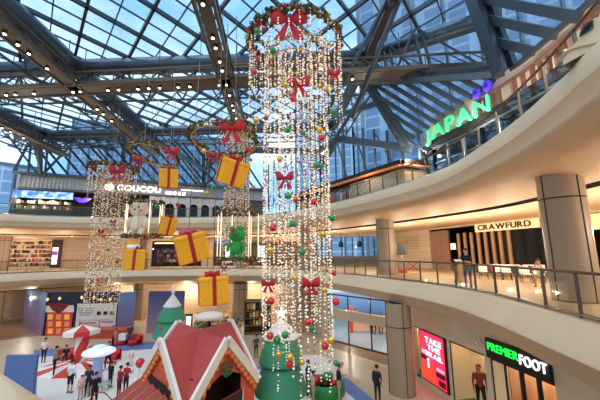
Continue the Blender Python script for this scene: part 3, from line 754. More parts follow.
for i, (f, hh, mm) in enumerate(((.42, 1.5, M_inblack), (.55, 1.35, PAL[6]), (.66, 1.6, PAL[3]), (.76, 1.4, PAL[1]), (.86, 1.5, PAL[0]))):
    c_ = lerp(g1, g2, f)-RN*(.5+.2*(i % 2)); b = MB()
    b.lathe([(.05,0),(.22,.03),(.2,.08),(.03,.1),(.03,.5),(.16,.55),(.24,.8),(.2,1.2),(.1,hh),(.03,hh+.06)], (c_.x, c_.y, 0), 12)
    o = b.build('garment_stand', mm); tag(o, ('black', 'ochre', 'dark brown', 'red', 'cream')[i]+' garment on a stand inside the green-lettered sportswear shop', 'garment stand', 'garment stands in the sportswear shop')
plight(*(lerp(g1, g2, .5)-RN*1.5+V((0,0,2.8))), 50)

# ---- ground floor back: entrance glazing, walls
E0, E1 = V((2.4, 28.6, 0)), V((6.9, 23.7, 0))
t = thing('entrance_glazing', (4.6, 26.1, 0), 'Glazed entrance screen with transom band, blue daylight behind, left of the round column', 'entrance')
mullions(t, E0, E1, 0, 3.9, 3, .1, mt=M_bronze, name='door_frame'); b = MB(); b.bar(E0+V((0,0,2.3)), E1+V((0,0,2.3)), .35, .75, up=(0,0,1)); b.build('transom_band', M_stonelight, t)
M_out = mat('blue_wet_paving', '8FA6C0', .25, var=.1, scale=.5)  # blue daylight reflected by the paving is put into its colour
b = MB(); b.poly([(2.7,28.7,.006),(7.1,24,.006),(9.8,26,.006),(34,32,.006),(34,60,.006),(6,60,.006),(1,31,.006)]); struct(b.build('trim_4', M_out))
seg(E1, RA, 0, 4.1, mt=M_stonelight, name='wall_right')
seg((-44, 40), (-5, 41.5), 0, 4.1, mt=M_wall); seg((-5, 41.5), (1.2, 32.5), 0, 4.1, mt=M_wall); seg((1.2,32.5), (2.4,28.6), 0, 4.1, mt=M_stonelight)
seg((-44, 40), (-46, 22), 0, 4.1, mt=M_wall, name='wall_left')
t = thing('entrance_banner', (6.6, 31, 0), 'Red and white banner stand outside the glazed entrance', 'banner')
b = MB(); b.bbox((4.9, 30.9, .1), (8.4, 31, 1.2)); b.build('banner_cloth', mat('banner_pale', 'E8B0A4', .6), t); b = MB(); b.bbox((4.6, 30.85, 0), (4.9, 31.05, 2.4)); b.bbox((4.9,30.88,1.2),(8.4,31.02,1.35)); b.build('banner_frame', mat('banner_red', 'D8402C', .5), t)

# ---- top gallery left: restaurant with corrugated fascia
M_corr = mat('corrugated_metal', '8D8B8C', .45, .3, var=.1, scale=3); M_char = mat('charcoal_band', '3B3A40', .5)
UA, UB = V((-32.3, 34.9, 0)), V((-5.5, 46.2, 0)); UD = (UB-UA).normalized(); UN = V((UD.y, -UD.x, 0))
if UN.y > 0: UN = -UN
def uu(px, py=190): return hit(px, py, UA, UB)
t, d, n = alcove('restaurant_front', 'Long top-floor restaurant with corrugated grey band and glowing white name sign', UA, UB, L3, 15.1, 3, M_inblack, n=UN)
b = MB(); LU = (UB-UA).length; k_ = 150
top = [UA+UD*(LU*i/k_)+UN*(.45 if i % 2 else .36) for i in range(k_+1)]
b.loft([[p+V((0,0,15.2)), p+V((0,0,16.7))-UN*.25] for p in top], smooth=False); b.build('corrugated_band', M_corr, t)
b = MB(); b.bar(UA+UN*.2+V((0,0,15.1)), UB+UN*.2+V((0,0,15.1)), .6, .22, up=(0,0,1)); b.bar(UA+UN*.1+V((0,0,16.75)), UB+UN*.1+V((0,0,16.75)), .7, .14, up=(0,0,1)); b.build('band_edge', M_char, t)
b = MB(); b.bar(UA+UN*.2+V((0,0,11.6)), UA+UN*.2+V((0,0,16.7)), .35, .35); b.bar(UA+UN*.9+V((-.6,0,11.6)), UA+UN*.4+V((0,0,15.2)), .12, .12); b.build('corner_post', M_metal, t)
def US(px, z, off=.55): v = uu(px); return V((v.x, v.y, z))+UN*off
LW = mat('white_neon', 'FFF6EE', .4, emit=1.6)
ang_ = math.atan2(UN.y, UN.x)
Rface = Matrix((UD if UD.x > 0 else -UD, V((0,0,1)), UN)).transposed()
b = MB(); c_ = US(110, 15.86); b.lathe([(.52, 0), (.52, .12)], c_, 28, R=Rface); o = b.build('round_logo', LW, t)
b = MB(); 
for a in (0, 1, 2): b.tube([c_+UN*.14+UD*(.42*math.cos(a*PI/3+.3))+V((0,0,.42*math.sin(a*PI/3+.3))), c_+UN*.14-UD*(.42*math.cos(a*PI/3+.3))-V((0,0,.42*math.sin(a*PI/3+.3)))], .02, 5)
b.build('logo_lines', M_metal, o)
sign_text('COUCOU', US(117, 15.5), US(161, 15.5), .72, .12, LW, t, bold=.05)
b = MB()
for i, px in enumerate((166, 169.5, 173.5, 178, 182.5)):
    for z in (15.35, 15.5, 15.66): b.bar(US(px, z, .58), US(px+2.8, z, .58), .06, .07, up=(0,0,1))
    b.bar(US(px+.6, 15.3, .58), US(px+.6, 15.74, .58), .08, .06); b.bar(US(px+2.2, 15.3, .58), US(px+2.2, 15.74, .58), .08, .06)
b.build('small_characters', LW, t)
b = MB()
for i in range(9): b.bar(US(181+i*2.5, 16.05, .58), US(182.8+i*2.5, 16.05, .58), .06, .16, up=(0,0,1))
b.build('fine_lettering', LW, t)
# arcade
M_port = mat('grey_portal', 'A9A6A8', .5)
b = MB(); poly = []
A0 = uu(152); A1 = uu(222); LA = (A1-A0).length; AD = (A1-A0); AD.z = 0; AD.normalize(); na = 6; wb_ = LA/na
for i in range(na+1): 
    c_ = V((A0.x, A0.y, 0))+AD*(i*wb_)+UN*.35; b.bar(c_+V((0,0,L3)), c_+V((0,0,15)), .42, .3, up=UN)
for i in range(na):
    c_ = V((A0.x, A0.y, 0))+AD*((i+.5)*wb_)+UN*.35; r = wb_/2-.2
    for k_ in range(10):
        a0, a1 = PI*k_/10, PI*(k_+1)/10
        p0, p1 = c_+AD*(r*math.cos(a0))+V((0,0,13.6+r*math.sin(a0))), c_+AD*(r*math.cos(a1))+V((0,0,13.6+r*math.sin(a1)))
        q0, q1 = V((p0.x, p0.y, 15)), V((p1.x, p1.y, 15))
        b.poly([p0, p1, q1, q0], .12)
b.build('arched_portal', M_port, t)
b = MB(); b.bar(uu(222)+UN*.3+V((0,0,13.3-uu(222).z)), UB+UN*.3+V((0,0,13.3)), .12, 3.4, up=(0,0,1)); b.build('grey_panel', M_char, t)
# blue banner and goods under it
t = thing('sky_banner', US(45, 14.3, .4), 'Long blue banner picture of sky under the corrugated roof at far left', 'banner')
M_bb = mat('blue_banner', '2F6FD0', .5, emit=.35); N_, L_ = M_bb.node_tree.nodes, M_bb.node_tree.links
nz_ = N_.new('ShaderNodeTexNoise'); nz_.inputs['Scale'].default_value = 1.3; tc_ = N_.new('ShaderNodeTexCoord'); r_ = N_.new('ShaderNodeValToRGB'); L_.new(tc_.outputs['Object'], nz_.inputs['Vector']); L_.new(nz_.outputs['Fac'], r_.inputs['Fac'])
r_.color_ramp.elements[0].position = .4; r_.color_ramp.elements[0].color = (*hx('1E58C0'), 1); r_.color_ramp.elements[1].position = .68; r_.color_ramp.elements[1].color = (*hx('BFE3FA'), 1)
L_.new(r_.outputs[0], N_['Principled BSDF'].inputs['Base Color']); L_.new(r_.outputs[0], N_['Principled BSDF'].inputs['Emission Color'])
b = MB(); b.bar(US(15, 14.42, .45), US(75, 14.42, .45), .1, .85, up=(0,0,1)); b.build('printed_cloth', M_bb, t)
b = MB(); b.bar(US(15, 14.97, .45), US(75, 14.97, .45), .05, .05, up=(0,0,1)); b.build('top_rail', M_black, t)
t = thing('bar_counter', US(45, L3, .6), 'Dark bar counter with shelves under the blue banner', 'counter')
b = MB(); b.bar(US(18, 12.1, .5), US(75, 12.1, .5), .6, 1.0, up=(0,0,1)); b.build('counter_body', M_inblack, t)
b = MB(); b.bar(US(17.5, 12.65, .5), US(75.5, 12.65, .5), .7, .08, up=(0,0,1)); b.build('counter_top', M_bronze, t)
goods(t, 'bar_article', 'small warm-coloured article on the bar counter under the blue banner', US(18, 0, .5)-V((0,0,0)), US(75, 0)-US(18, 0), UN, 12.72, 13.9, 2, 22, [PAL[0], PAL[6], PAL[3], PAL[8], PAL[4], PAL[5]], 'articles on the bar counter')
for i, px in enumerate((24, 36, 47, 58, 68)): plight(*US(px, 14.0, 1.3), 18)
b = MB(); c_ = US(86, 13.9, 1.2)
b.prism([(-.9,.25),(-.3,.32),(0,.15),(.3,.32),(.95,.25),(.6,-.1),(.2,-.32),(-.3,-.3)], -.06, .06, Matrix.Translation(c_) @ Rface.to_4x4()); o = b.build('wing_sign', mat('violet_glow', '4A2FC0', .4, emit=.8)); tag(o, 'Small violet glowing wing-shaped sign left of the left bead curtain', 'sign')

# ---- top gallery right: clothing pavilion, then long glazed shop with green sign
M_orange = mat('orange_strip', 'D07A48', .5, emit=.2)
KA, KB, KC = V((-.5, 33.5, 0)), V((7.2, 20.9, 0)), V((9.2, 21.5, 0))
t, d, n = alcove('fashion_pavilion', 'Fashion pavilion with orange-lit edge behind the top handrail, right of the bead curtain', KA, KB, L3, 13.35, 2.5, M_interior, n=V((-.85, -.52, 0)))
b = MB(); b.bar(KA+V((0,0,13.62)), KB+V((0,0,13.62)), .5, .38, up=(0,0,1)); b.bar(KB+V((0,0,13.62)), KC+V((0,0,13.62)), .5, .38, up=(0,0,1)); b.build('roof_edge', M_inblack, t)
b = MB(); b.bar(KA+V((0,-.1,13.38))-V((.2,.1,0)), KB+V((0,0,13.38))-V((.2,.1,0)), .3, .12, up=(0,0,1)); b.bar(KB+V((-.1,-.2,13.38)), KC+V((-.1,-.2,13.38)), .3, .12, up=(0,0,1)); b.build('lit_edge', M_orange, t)
b = MB(); b.bar(lerp(KA, KB, .62)+V((0,0,12.4)), KB+V((0,0,12.4)), .1, 1.5, up=(0,0,1)); b.bar(KB+V((0,0,12.4)), KC+V((0,0,12.4)), .1, 1.5, up=(0,0,1)); b.build('tan_panel', mat('tan_panel', 'A08A68', .6, var=.1), t)
PC = [PAL[5], PAL[3], PAL[1], mat('denim', '6F8FB0', .7), PAL[4], PAL[0], mat('terracotta', 'B0603C', .7)]
kn = V((-.85, -.52, 0)); 
for i in range(20):
    c_ = lerp(KA, KB, .04+.029*i)+kn*-.4; hgt = random.uniform(.9, 1.25); b = MB(); dd = (KB-KA).normalized(); Rz = Matrix.Rotation(math.atan2(dd.y, dd.x)+random.uniform(-.5, .5), 3, 'Z')
    b.prism([(-.05,.62),(-.22,.55),(-.3,.3),(-.2,.28),(-.19,-.5),(.19,-.5),(.2,.28),(.3,.3),(.22,.55),(.05,.62)], -.05, .05, Matrix.Translation(c_+V((0,0,12.2))) @ Rz.to_4x4() @ Matrix.Rotation(PI/2, 4, 'X') @ Matrix.Diagonal((1, hgt, 1, 1)))
    o = b.build('hanging_garment', PC[random.randrange(7)]); tag(o, 'garment hanging in the fashion pavilion behind the top handrail', 'garment', 'garments in the fashion pavilion')
b = MB(); b.tube([lerp(KA, KB, .02)+kn*-.4+V((0,0,12.95)), lerp(KA, KB, .62)+kn*-.4+V((0,0,12.95))], .025, 6)
for f in (.02, .22, .42, .62): c_ = lerp(KA, KB, f)+kn*-.4; b.tube([c_+V((0,0,L3)), c_+V((0,0,12.95))], .025, 6)
o = b.build('clothes_rail', M_metal); tag(o, 'Long metal clothes rail in the fashion pavilion', 'clothes rail')
plight(*(lerp(KA, KB, .3)+kn*1+V((0,0,13.1))), 40); plight(*(lerp(KA, KB, .8)+kn*1+V((0,0,13.1))), 40)

JL = [V((9.1, 21.4, 0)), V((9.0, 19.9, 0)), V((10.1, 16.2, 0)), V((10.7, 12.5, 0)), V((10.6, 8.5, 0)), V((10.0, 4, 0)), V((9, 0, 0))]
t = thing('glazed_shopfront', V((10, 14, L3)), 'Curving dark glazed shopfront on the top gallery beneath the green sign', 'shopfront')
M_jg = glass('dark_shop_glass', '9FB8BC', .5)
b = MB(); g = MB(); sb = MB(); inn = MB()
for i in range(len(JL)-1):
    p, q = JL[i], JL[i+1]; n_ = max(1, int((q-p).length/1.15)); dd = (q-p).normalized(); nn = V((dd.y, -dd.x, 0)); nn = nn if nn.x < 0 else -nn
    for j in range(n_+1): c_ = lerp(p, q, j/n_); b.bar(c_+V((0,0,L3)), c_+V((0,0,14.2)), .12, .2)
    b.bar(p+V((0,0,14.2)), q+V((0,0,14.2)), .25, .12, up=(0,0,1)); b.bar(p+V((0,0,13.2)), q+V((0,0,13.2)), .08, .08, up=(0,0,1))
    g.poly([p+V((0,0,L3)), q+V((0,0,L3)), q+V((0,0,14.2)), p+V((0,0,14.2))])
    sb.bar(p+nn*.15+V((0,0,14.5)), q+nn*.15+V((0,0,14.5)), .3, .5, up=(0,0,1))
    inn.poly([p-nn*3+V((0,0,L3)), q-nn*3+V((0,0,L3)), q-nn*3+V((0,0,14.6)), p-nn*3+V((0,0,14.6))], .06); inn.poly([p+V((0,0,14.3)), q+V((0,0,14.3)), q-nn*3+V((0,0,14.3)), p-nn*3+V((0,0,14.3))], .06)
b.build('window_frame', M_steel, t); g.build('glass_pane', M_jg, t); sb.build('dark_signboard', M_inblack, t); inn.build('interior', mat('shop_interior_grey', '6B655E', .7, var=.4, scale=1.5), t)
# beige wall above with brown fins
M_fin = mat('brown_fin', '6E4A38', .5); M_bw = mat('beige_render', 'CDB8A6', .6)
for i in range(len(JL)-1):
    p, q = JL[i], JL[i+1]; z1 = 16.3 if i > 0 else 15.6; seg(p, q, 14.6, z1, .2, M_bw, 'wall_right')
t = thing('fin_screen', V((10.6, 11, 14.6)), 'Row of brown upright fins on the beige wall right of the green sign', 'screen')
b = MB(); r_ = MB()
for i in range(2, len(JL)-1):
    p, q = JL[i], JL[i+1]; n_ = int((q-p).length/.42); dd = (q-p).normalized(); nn = V((dd.y, -dd.x, 0)); nn = nn if nn.x < 0 else -nn
    r_.bar(p+nn*.3+V((0,0,15.55)), q+nn*.3+V((0,0,15.55)), .14, .1, up=(0,0,1))
    for j in range(n_):
        if (j % 5) == 4: continue
        c_ = lerp(p, q, (j+.5)/n_)+nn*.25; f = MB(); f.bar(c_+V((0,0,14.75)), c_+V((0,0,15.5)), .1, .16); f.build('fin', M_fin, t)
r_.build('top_rail', M_fin, t)
# green sign
M_mint = mat('mint_letters', '52E69C', .4, emit=.35); M_vio = mat('violet_dots', '4A30E0', .4, emit=.6)
t = thing('shop_sign', V((9.3, 18, 14.7)), 'Glowing mint-green sign reading JAPAN with two violet discs above its last letter', 'sign')
SA_, SB_ = V((8.75, 19.95, 14.68)), V((10.2, 15.2, 14.68))
sign_text('JAPAN', SA_-V((0,0,.0))+V((-.25,-.1,0)), SB_+V((-.25,-.1,0)), .95, .14, M_mint, t, bold=.015)
dd = (SB_-SA_).normalized(); nn = V((dd.y, -dd.x, 0)); nn = nn if nn.x < 0 else -nn; Rj = Matrix((dd, V((0,0,1)), dd.cross(V((0,0,1))))).transposed()
for k_, f in enumerate((.86, 1.0)):
    c_ = lerp(SA_, SB_, f)+V((-.25, -.1, 1.28+.05*k_)); b = MB(); b.lathe([(.27, 0), (.27, .1)], c_, 20, R=Rj @ Matrix.Diagonal((.9, 1.15, 1))); o = b.build('violet_disc', M_vio, t)
    b = MB(); b.lathe([(.12, .105), (.12, .12)], c_, 14, R=Rj); b.build('disc_centre', mat('violet_deep', '2A1A90', .4, emit=.6), o)

# beige sculpted seat end on the top ring edge, nearest right
t = thing('sculpted_bench', V((6.5, 6.1, L3)), 'Rounded beige plaster bench end with a small opening on the top ring at far right', 'bench')
base = V((6.35, 5.95, L3)); prof = [(x*.55, y*.62) for x, y in [(-1.1,-.05),(-1.05,.25),(-.75,.5),(-.35,.62),(-.1,.95),(.2,1.1),(1.1,1.0),(1.8,.85),(2.2,.4),(2.2,-.05)]]
Rb = Matrix((V((.25,-.97,0)), V((0,0,1)), V((-.97,-.25,0)))).transposed().to_4x4()
b = MB()
rings = []
for k_ in range(9):
    w_ = -.25+.5*k_/8; s_ = 1-.12*abs(k_-4)**2/16; rings.append([Matrix.Translation(base) @ Rb @ V((x*s_, y*s_, w_)) for x, y in prof])
b.loft(rings); b.poly(rings[0][::-1]); b.poly(rings[-1]); b.build('plaster_body', M_fascia, t)
b = MB(); b.poly([Matrix.Translation(base) @ Rb @ V((x*.55, y*.62, .27)) for x, y in ((-.2,.6),(.25,.62),(.3,.9),(-.02,.88))], .04); b.build('opening', glass('bench_glass', '8FA8A8', .3), t)
b = MB(); b.tube([Matrix.Translation(base) @ Rb @ V((x*.55, y*.62, .27)) for x, y in ((-1.0,.2),(-.7,.38),(-.3,.3),(.2,.1),(.8,.05),(1.6,.1))], .03, 6); b.build('moulding', M_soffit, t)
# ---------------------------------------------------------------- hanging Christmas decoration
M_gold = mat('gold_hoop', 'D8A648', .3, .8); M_grnball = mat('green_bauble', '1E8C4A', .25, .2, coat=.5); M_redball = mat('red_bauble', 'D02A2A', .25, .2, coat=.5); M_goldball = mat('gold_bauble', 'E8B94A', .25, .6)
M_bow = mat('red_bow_fabric', 'BA1828', .6, var=.12, scale=5); M_bow2 = mat('crimson_bow', 'A81830', .6)
M_garl = mat('garland_mix', '3E5A34', .8, island=[(0, '2F4A2C'), (.3, '5B3B28'), (.5, '8C6A40'), (.68, 'A02A2C'), (.82, '3F6B3A'), (.93, 'E2C9A0')])
M_bead = mat('bead_string', 'F4E4C8', .3, emit=.22, island=[(0, 'FFF1D8'), (.42, 'F0D9B4'), (.62, 'FFFFFF'), (.74, '8C5A40'), (.84, 'C98A5A'), (.9, 'B43C34'), (.94, '4A3428'), (.98, 'D8B050')])
M_bead_far = mat('bead_string_tan', 'E4CDA8', .4, emit=.1, island=[(0, 'F0DDB8'), (.35, 'DDBE92'), (.58, 'FFFFFF'), (.68, '8C5A40'), (.8, 'C98A5A'), (.88, 'A83C34'), (.93, '4A3428'), (.98, 'D8B050')])
def garland(c, R_, r, n, parent, tilt=None, nm='garland', prof=.16):
    b = MB(); T = tilt or Matrix.Identity(3); c = V(c)
    for i in range(n):
        a = random.uniform(0, 2*PI); th_ = random.uniform(0, 2*PI); rr_ = prof*random.uniform(.2, 1)
        p = V(((R_+rr_*math.cos(th_))*math.cos(a), (R_+rr_*math.cos(th_))*math.sin(a), rr_*math.sin(th_))); b.ico(c+T @ p, random.uniform(.04, .1)*r)
        if i % 3 == 0:
            d = V((random.uniform(-1,1), random.uniform(-1,1), random.uniform(-1,1))).normalized()*.14; b.bar(c+T @ p, c+T @ p+d, .035, .02)
    o = b.build(nm, M_garl, parent); o['kind'] = 'stuff'
    h = MB(); h.tube([c+T @ V((R_*math.cos(2*PI*i/40), R_*math.sin(2*PI*i/40), 0)) for i in range(40)], .035, 6, closed=True); h.build('hoop', M_gold, parent)
def bow(c, s, parent, mt=None, R=None, nm='bow', tails=1):
    "puffed two-loop ribbon bow with knot and two tails"
    R = R or Matrix.Identity(3); b = MB(); c = V(c); T = lambda x, y, z: c+R @ V((x*s, y*s, z*s))
    for sg in (-1, 1):
        rings = []
        for i in range(9):
            t = i/8; x = sg*(.06+.62*t); hh = .07+.30*math.sin(min(1, t*1.05)*PI*.62)**.8; dd = .05+.16*math.sin(t*PI*.85); zc = .05+.16*t
            rings.append([T(x+sg*.03*math.cos(a)*(t > .9), dd*math.cos(a), zc+hh*math.sin(a)*(1+.12*math.cos(3*a))) for a in [2*PI*k/12 for k in range(13)]])
        b.loft(rings); b.poly(rings[-1][:12] if sg > 0 else rings[-1][:12][::-1])
        tl_ = []
        for i in range(6):
            t = i/5; x = sg*(.05+.34*t); z = -.05-.78*t; w_ = .07+.13*t
            tl_.append([T(x-w_, .03+.05*math.sin(5*t), z), T(x, -.03, z-.05*t), T(x+w_, .03+.05*math.cos(5*t), z+.02), T(x, .06, z), T(x-w_, .03+.05*math.sin(5*t), z)])
        b.loft(tl_, smooth=False)
    b.ball(T(0, 0, 0), .13*s, 10, (1, 1, 1.15), R)
    return b.build(nm, mt or M_bow, parent)
def baubles(parent, pts):
    for p, r, k in pts:
        b = MB(); b.ball(p, r, 14); o = b.build('bauble', (M_redball, M_grnball, M_goldball)[k], parent)
        b = MB(); b.tube([p+V((0,0,r*.95)), p+V((0,0,r*1.2))], r*.22, 6); b.build('cap', M_gold, o)
def strings(b, pts, step, r, jitter=.25):
    for x, y, z1, z0 in pts:
        n = int((z1-z0)/step)
        for i in range(n):
            if random.random() < .06: continue
            b.ico((x+random.gauss(0, r*jitter), y+random.gauss(0, r*jitter), z1-step*(i+random.uniform(-.2, .2))), r*random.uniform(.6, 1.15))
def chandelier(label, c, zt, Ro, Ri, zlong, zshort, nout, nin, step, r, bows, bl, ztop=18.4, wobble=.7, bottom=None, arch=True):
    c = V(c); t = thing('bead_curtain_chandelier', (c.x, c.y, zt), label, 'hanging decoration', 'hanging bead curtains')
    garland((c.x, c.y, zt), Ro, 1.0 if Ro > 1.5 else .9, 620, t)
    pts = []
    for i in range(nout):
        a = 2*PI*i/nout; zz = zshort+random.uniform(-wobble, wobble)*.8; pts.append((c.x+Ro*math.cos(a), c.y+Ro*math.sin(a), zt-.1, zz))
    b = MB(); strings(b, pts, step, r); o = b.build('outer_bead_curtain', M_bead if Ro > 1.6 else M_bead_far, t); o['kind'] = 'stuff'
    pts = []
    for i in range(nin):
        a = 2*PI*i/nin; q = (c.x+Ri*math.cos(a), c.y+Ri*math.sin(a)); zz = zlong(a)+random.uniform(-wobble, wobble) ; pts.append((*q, zt-.05, zz))
    for i in range(nin//2):
        a = 2*PI*i/(nin//2); q = (c.x+Ri*.55*math.cos(a), c.y+Ri*.55*math.sin(a)); zz = zlong(a)+random.uniform(-wobble, wobble)+1.2 ; pts.append((*q, zt-.05, zz))
    b = MB(); strings(b, pts, step, r); o = b.build('inner_bead_curtain', M_bead if Ro > 1.6 else M_bead_far, t); o['kind'] = 'stuff'
    b = MB(); b.tube([(c.x+Ri*math.cos(2*PI*i/36), c.y+Ri*math.sin(2*PI*i/36), zt-.6+.25*math.cos(2*PI*i/36)) for i in range(36)], .03, 6, closed=True)
    b.tube([(c.x+Ri*.8*math.cos(2*PI*i/36), c.y+Ri*.8*math.sin(2*PI*i/36), zt-.95) for i in range(36)], .03, 6, closed=True)
    for i in range(6): a = PI*i/3; b.tube([(c.x+Ro*math.cos(a), c.y+Ro*math.sin(a), zt), (c.x, c.y, zt+.15)], .02, 5)
    b.build('inner_hoop', M_gold, t)
    b = MB()
    for i in range(4): a = PI/4+PI*i/2; b.tube([(c.x+Ro*math.cos(a), c.y+Ro*math.sin(a), zt), (c.x, c.y, zt+2)], .012, 4)
    b.tube([(c.x, c.y, zt+2), (c.x, c.y, ztop)], .02, 4); b.build('suspension_wire', M_metal, t)
    for p, s, mt in bows: bow(p, s, t, mt)
    baubles(t, bl)
    return t
# great curtain in front of the middle of the view
cA = (-.13, 11.15); zA = 15.75
BA = []
_bl = [(257,31,1),(261,24,0),(273,51,1),(254,72,0),(259,59,0),(286,85,2),(293,99,0),(320,86,2),(329,88,2),(335,74,0),(329,45,2),(334,112,1),(256,120,2),(266,118,0),(320,130,2),(280,159,2),(321,166,1),(322,138,0),(288,130,1),(303,133,1),(288,196,1),(314,202,0),(296,200,0),(273,228,0),(323,234,2),(325,196,2),(302,252,1),(332,218,1),(334,273,0),(293,224,1),(270,250,2),(295,278,2),(271,301,0),(308,322,0),(312,328,1),(325,346,0),(331,340,2),(336,363,1),(277,340,1),(285,335,1),(279,354,2),(290,364,0),(290,357,2),(324,290,2),(336,302,0),(270,336,0),(302,362,2),(317,165,1)]
for k_, (px, py, kk) in enumerate(_bl):
    yy = cA[1]-(1.15 if k_ % 3 else 1.3); BA.append((aty(px, py, yy), (.11, .09, .12)[k_ % 3], kk))
def long_A(a):
    # longer and shorter lengths round the circle
    return 4.4+1.0*math.sin(a*2+.6)+.5*math.sin(5*a)
chandelier('Great central curtain of warm beads hanging from a garland hoop with a big red bow', cA, zA, 1.78, 1.2, long_A, 12.6, 30, 34, .105, .036,
  [(aty(289, 20, 9.6), .92, M_bow), (aty(261, 25, 10), .3, M_bow2), (aty(299, 84, 10.1), .55, M_bow), (aty(285, 178, 10.0), .42, M_bow2), (aty(311, 284, 10.0), .4, M_bow), (aty(268, 284, 10.0), .3, M_bow2), (aty(334, 73, 9.8), .3, M_bow)], BA)
cB = (-13.3, 21.5)
chandelier('Left bead curtain hanging before the glowing restaurant sign, red bow on its hoop', cB, 13.55, 1.5, 1.0, lambda a: 3.9+.3*math.sin(3*a), 11.5, 26, 26, .15, .05,
  [(aty(117, 171, 20.0), .75, M_bow), (aty(101, 232, 20.4), .3, M_bow2), (aty(113, 222, 20.4), .3, M_bow2)],
  [(aty(px, py, 20.4), .1, kk) for px, py, kk in ((99,199,0),(112,214,2),(104,236,0),(117,262,0),(108,250,1),(98,280,0),(116,188,1),(110,290,2))], wobble=.35)
cC = (-4.9, 23.6)
chandelier('Middle bead curtain half hidden behind the green plush figure and hoop frame', cC, 17.4, 1.35, .95, lambda a: 6.0+.3*math.sin(3*a), 15.9, 22, 22, .15, .05,
  [(aty(233, 153, 22.5), .3, M_bow2), (aty(224, 268, 22.5), .3, M_bow2)],
  [(aty(px, py, 22.4), .12, kk) for px, py, kk in ((256,119,2),(254,187,2),(222,207,1),(251,160,0),(240,230,0),(247,262,0),(224,190,1),(238,200,2))], wobble=.3)

def hoop(label, c, Rr, tilt, bows, wire=18.3, bl=()):
    t = thing('garland_hoop', c, label, 'hanging decoration', 'hanging garland hoops'); garland(c, Rr, .8, 380, t, tilt, prof=.13)
    b = MB(); b.tube([V(c)+tilt @ V((Rr*.93*math.cos(2*PI*i/36), Rr*.93*math.sin(2*PI*i/36), -.12)) for i in range(36)], .03, 6, closed=True); b.build('inner_hoop', M_gold, t)
    b = MB()
    for i in range(3): a = 2*PI*i/3; b.tube([V(c)+tilt @ V((Rr*math.cos(a), Rr*math.sin(a), 0)), (c[0], c[1], c[2]+2.2)], .012, 4)
    b.tube([(c[0], c[1], c[2]+2.2), (c[0], c[1], wire)], .015, 4); b.build('suspension_wire', M_metal, t)
    for p, s, mt in bows: bow(p, s, t, mt)
    baubles(t, bl); return t
h1 = aty(224, 140, 13.2)
hoop('Large garland hoop with a red bow above the biggest high gift box', h1, 1.48, Matrix.Rotation(.06, 3, 'Y') @ Matrix.Rotation(-.15, 3, 'X'), [(aty(232, 128, 11.8), .7, M_bow), (aty(211, 156, 12.2), .3, M_bow2), (aty(218, 155, 12.3), .28, M_bow2)], bl=[(aty(204, 151, 12.0), .11, 2), (aty(248, 149, 12.2), .1, 0)])
h2 = aty(154, 154, 18.4)
hoop('Tilted garland hoop with two red bows over the leftmost high gift box', h2, 1.48, Matrix.Rotation(.14, 3, 'Y') @ Matrix.Rotation(-.2, 3, 'X'), [(aty(171, 152, 17.3), .6, M_bow), (aty(138, 160, 17.4), .5, M_bow2)])

# frames with plush figures
M_tube = mat('lit_tube', 'FFE6BE', .4, emit=.9)
def hoopframe(label, c, Rr, h):
    t = thing('garland_cage', c, label, 'hanging decoration', 'two-tier garland frames'); c = V(c)
    for z in (0, h): 
        garland(c+V((0,0,z)), Rr, .8, 360, t, prof=.14)
    b = MB()
    for a in (0, PI, PI/3, 2*PI/3, -.85, PI+.85):
        q = c+V((Rr*math.cos(a), Rr*math.sin(a), 0)); b.tube([q, q+V((0,0,h))], .03, 6)
    b.build('lit_rod', M_tube, t)
    b = MB(); 
    for i in range(4): a = PI/4+PI*i/2; b.tube([c+V((Rr*math.cos(a), Rr*math.sin(a), h)), c+V((0,0,h+2.5))], .012, 4)
    b.tube([c+V((0,0,h+2.5)), V((c.x, c.y, 18.3))], .015, 4); b.build('suspension_wire', M_metal, t)
    b = MB(); b.lathe([(Rr*.6, -.05), (Rr*.6, 0)], c, 20); b.build('base_plate', M_gold, t)
    return t
def plush(name, label, c, s, mt, ear, cheek=None, face=1.0):
    t = thing(name, c, label, 'plush toy', 'plush figures in the hanging frames'); c = V(c)
    R = Matrix.Rotation(0, 3, 'Z')
    b = MB(); b.lathe([(.02,0),(.42,.02),(.52,.25),(.5,.6),(.4,.95),(.28,1.1),(.05,1.15)], c, 20); b.v = [c+(v-c)*s for v in b.v]; b.build('body', mt, t)
    b = MB(); b.ball(c+V((0,-.05,1.5))*s, .62*s, 22, (1.05, .92, .86)); 
    for sg in (-1, 1):
        if ear == 'round': b.ball(c+V((sg*.42, 0, 2.0))*s, .2*s, 12, (1, .6, 1))
        else: b.ball(c+V((sg*.33, -.1, 2.0))*s, .26*s, 12)
    b.build('head', mt, t)
    for sg in (-1, 1):
        b = MB(); b.tube([c+V((sg*.4,-.1,.9))*s, c+V((sg*.62,-.25,.62))*s, c+V((sg*.6,-.35,.4))*s], [.17*s, .15*s, .13*s], 10); b.ball(c+V((sg*.6,-.36,.38))*s, .14*s, 10); b.build('arm', mt, t)
        b = MB(); b.tube([c+V((sg*.25,-.1,.25))*s, c+V((sg*.3,-.2,-.05))*s, c+V((sg*.3,-.3,-.2))*s], [.22*s, .2*s, .19*s], 10); b.ball(c+V((sg*.3,-.36,-.2))*s, .2*s, 10, (1, 1.3, .8)); b.build('leg', mt, t)
        b = MB(); b.ball(c+V((sg*.22, -.6, 1.58))*s, .06*s, 8); b.build('eye', M_black, t)
        if cheek: b = MB(); b.ball(c+V((sg*.38, -.5, 1.36))*s, .1*s, 8, (1, .5, .7)); b.build('cheek', cheek, t)
    b = MB(); b.ball(c+V((0, -.64, 1.42))*s, .07*s, 8, (1.3, .8, .8)); b.build('nose', M_black, t)
    b = MB(); b.tube([c+V((0,0,2.0))*s, c+V((0,0,3.6))*s], .015, 4); b.build('hanging_cord', M_metal, t)
    return t
fw = aty(143, 236, 21.5)
